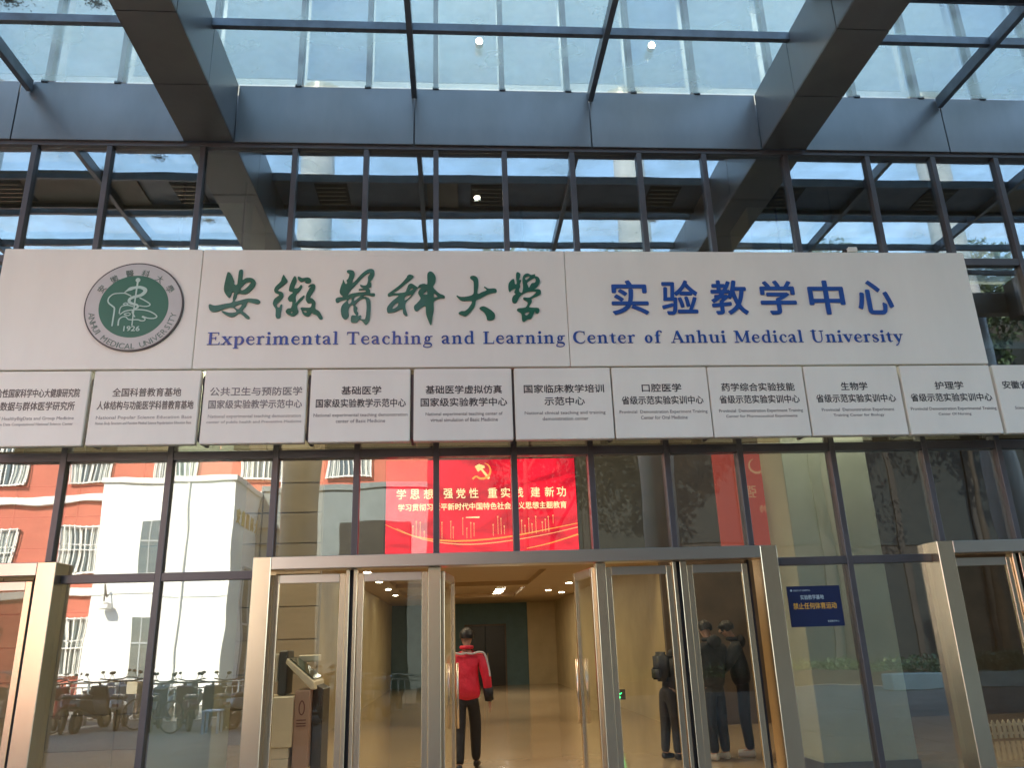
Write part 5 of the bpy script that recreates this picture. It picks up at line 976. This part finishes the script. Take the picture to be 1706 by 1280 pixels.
# electric scooters
mat('sc_white',(.32,.32,.31),.25,coat=.5); mat('sc_black',(.02,.02,.022),.35); mat('sc_red',(.14,.02,.02),.3,coat=.4); mat('sc_blue',(.03,.05,.10),.3,coat=.4); mat('tyre',(.015,.015,.015),.8)
def scooter(m):
    t=thing('electric_scooter','','scooter')
    for y,n in((-.55,'r'),(.62,'f')):
        w=MB().tube([(0,y+.20*math.cos(a*.5236),.22+.20*math.sin(a*.5236)) for a in range(12)],.05,8,closed=True).build('wheel','tyre',t,smooth=True); MB().tube([(-.03,y,.22),(.03,y,.22)],.12,12).build('rim','stainless',w)
    MB().prism([(-.80,.48),(-.25,.34),(.18,.22),(.30,.28),(.0,.36),(-.15,.62),(-.72,.66)],-.13,.13,'x').build('rear_body',m,t,bev=.03)
    MB().prism([(.26,.24),(.36,.28),(.42,.60),(.34,.92),(.28,.90),(.33,.60)],-.19,.19,'x').build('leg_shield',m,t,bev=.025)
    MB().prism([(-.72,.665),(-.12,.63),(-.05,.70),(-.35,.76),(-.70,.74)],-.12,.12,'x').build('seat','sc_black',t,bev=.03)
    MB().tube([(0,.62,.22),(0,.40,.75),(0,.33,.98)],.028,8).build('fork','sc_black',t); MB().tube([(-.33,.22,1.03),(-.12,.32,.98),(.12,.32,.98),(.33,.22,1.03)],.018,8).build('handlebar','sc_black',t,smooth=True)
    MB().ball((0,.42,.88),.07,.9,.6,.8).build('headlight','trim_white',t,smooth=True); MB().box(-.07,.07,-.86,-.80,.52,.58).build('tail_light','sc_red',t,bev=.01)
    for s_ in(-1,1):
        MB().tube([(s_*.22,.27,1.02),(s_*.28,.26,1.16)],.007,5).build('mirror_stalk','sc_black',t); MB().ball((s_*.29,.26,1.19),.05,1,.25,.8,8,6).build('mirror','sc_black',t)
    return t
proto={}
sc_=[('sc_white','white'),('sc_black','black'),('sc_red','dark red'),('sc_blue','navy blue')]
for i in range(14):
    m,nm=sc_[(i*3+1)%4]; x=-11.2+i*.72+rl.uniform(-.08,.08); rz=R(180+rl.uniform(-38,30)); pos=['first','second','third','fourth','fifth','sixth','seventh','eighth','ninth','tenth','eleventh','twelfth','thirteenth','last'][i]
    lb='%s electric scooter, %s from the far left in the row before the railing'%(nm,pos) if i<13 else '%s electric scooter at the right end of the row before the railing'%nm
    if nm not in proto: proto[nm]=scooter(m); o=proto[nm]; o.location=(x,-11.1,0); o.rotation_euler=(0,0,rz); o['label']=lb; o['group']='scooters parked in front of the railing'
    else: copy_tree(proto[nm],(x,-11.1,0),rz,lb,'scooters parked in front of the railing')
mat('sc_grey',(.10,.105,.11),.4)
for i in range(16):
    nm=['black','white','black','navy blue','dark red','black'][(i*5+2)%6]; x=-12.2+i*.70+rl.uniform(-.1,.1)
    copy_tree(proto[nm],(x,-13.3+rl.uniform(-.15,.15),0),R(rl.uniform(-50,40)),'%s electric scooter behind the railing, %s from the left of the far row'%(nm,['first','second','third','fourth','fifth','sixth','seventh','eighth','ninth','tenth','eleventh','twelfth','thirteenth','fourteenth','fifteenth','last'][i]),'scooters parked beyond the railing')
def bicycle(x,y,rz,lb):
    t=thing('bicycle',lb,'bicycle',group='bicycles among the scooters'); W_=MB()
    for yy in(-.52,.52):
        w=MB().tube([(0,yy+.32*math.cos(a*.3927),.34+.32*math.sin(a*.3927)) for a in range(16)],.018,6,closed=True).build('wheel','tyre',t,smooth=True)
        sp=MB(); [sp.tube([(0,yy,.34),(0,yy+.31*math.cos(a*.5236),.34+.31*math.sin(a*.5236))],.003,3) for a in range(12)]; sp.build('spokes','stainless',w)
    f=MB()
    for a,b in(((-.52,.34),(-.05,.32)),((-.05,.32),(.38,.80)),((-.05,.32),(-.18,.85)),((-.18,.78),(.36,.86)),((-.52,.34),(-.17,.76)),((.52,.34),(.35,.95))): f.tube([(0,a[0],a[1]),(0,b[0],b[1])],.017,6)
    f.build('frame','sc_blue',t); MB().tube([(-.28,.28,1.02),(0,.36,.98),(.28,.28,1.02)],.014,6).build('handlebar','stainless',t); MB().box(-.06,.06,-.32,-.05,.86,.91).build('saddle','sc_black',t,bev=.02)
    b_=MB()
    for q in range(6): b_.box(-.16,.16,.42+.05*q,.427+.05*q,.78,1.0)
    b_.box(-.16,-.153,.42,.67,.78,1.0).box(.153,.16,.42,.67,.78,1.0).box(-.16,.16,.42,.67,.775,.782); b_.build('basket','stainless',t)
    t.location=(x,y,0); t.rotation_euler=(0,0,R(rz)); return t
for x,y,rz,lb in((-9.4,-10.4,70,'bicycle with wire basket standing before the left half of the scooters'),(-6.6,-10.2,110,'bicycle with wire basket standing beside the pale blue stool'),(-2.6,-10.5,65,'bicycle with wire basket standing nearest the centre doors')): bicycle(x,y,rz,lb)
st=thing('stool','pale blue plastic stool standing in front of the parked scooters','stool',(-5.2,-9.9,0)); mat('pl_blue',(.35,.48,.62),.4)
MB().box(-5.38,-5.02,-10.08,-9.72,.42,.46).build('seat','pl_blue',st,bev=.01)
for x in(-5.36,-5.08):
    for y in(-10.06,-9.78): MB().box(x,x+.04,y,y+.04,0,.42).build('leg','pl_blue',st)
bn=thing('waste_bin','dark green waste bin beside the pale blue stool','bin',(-4.2,-10.3,0)); mat('bin_green',(.02,.07,.05),.5)
MB().prism([(-4.46,-10.55),(-3.94,-10.55),(-3.94,-10.05),(-4.46,-10.05)],0,.75,'z').build('body','bin_green',bn,bev=.03); MB().box(-4.49,-3.91,-10.58,-10.02,.755,.83).build('lid','sc_black',bn,bev=.02)
tn=thing('umbrella_canopy','dark blue rain canopy fixed over the leftmost scooter','rain canopy',(-10.4,-11.2,0)); MB().prism([(-11.9,1.20),(-11.0,1.38),(-10.1,1.34),(-9.3,1.12),(-9.3,1.09),(-10.1,1.31),(-11.0,1.35),(-11.9,1.17)],-11.7,-10.7,'y').build('cover','sc_blue',tn); MB().tube([(-10.5,-11.2,.7),(-10.5,-11.2,1.33)],.02,6).build('pole','stainless',tn)
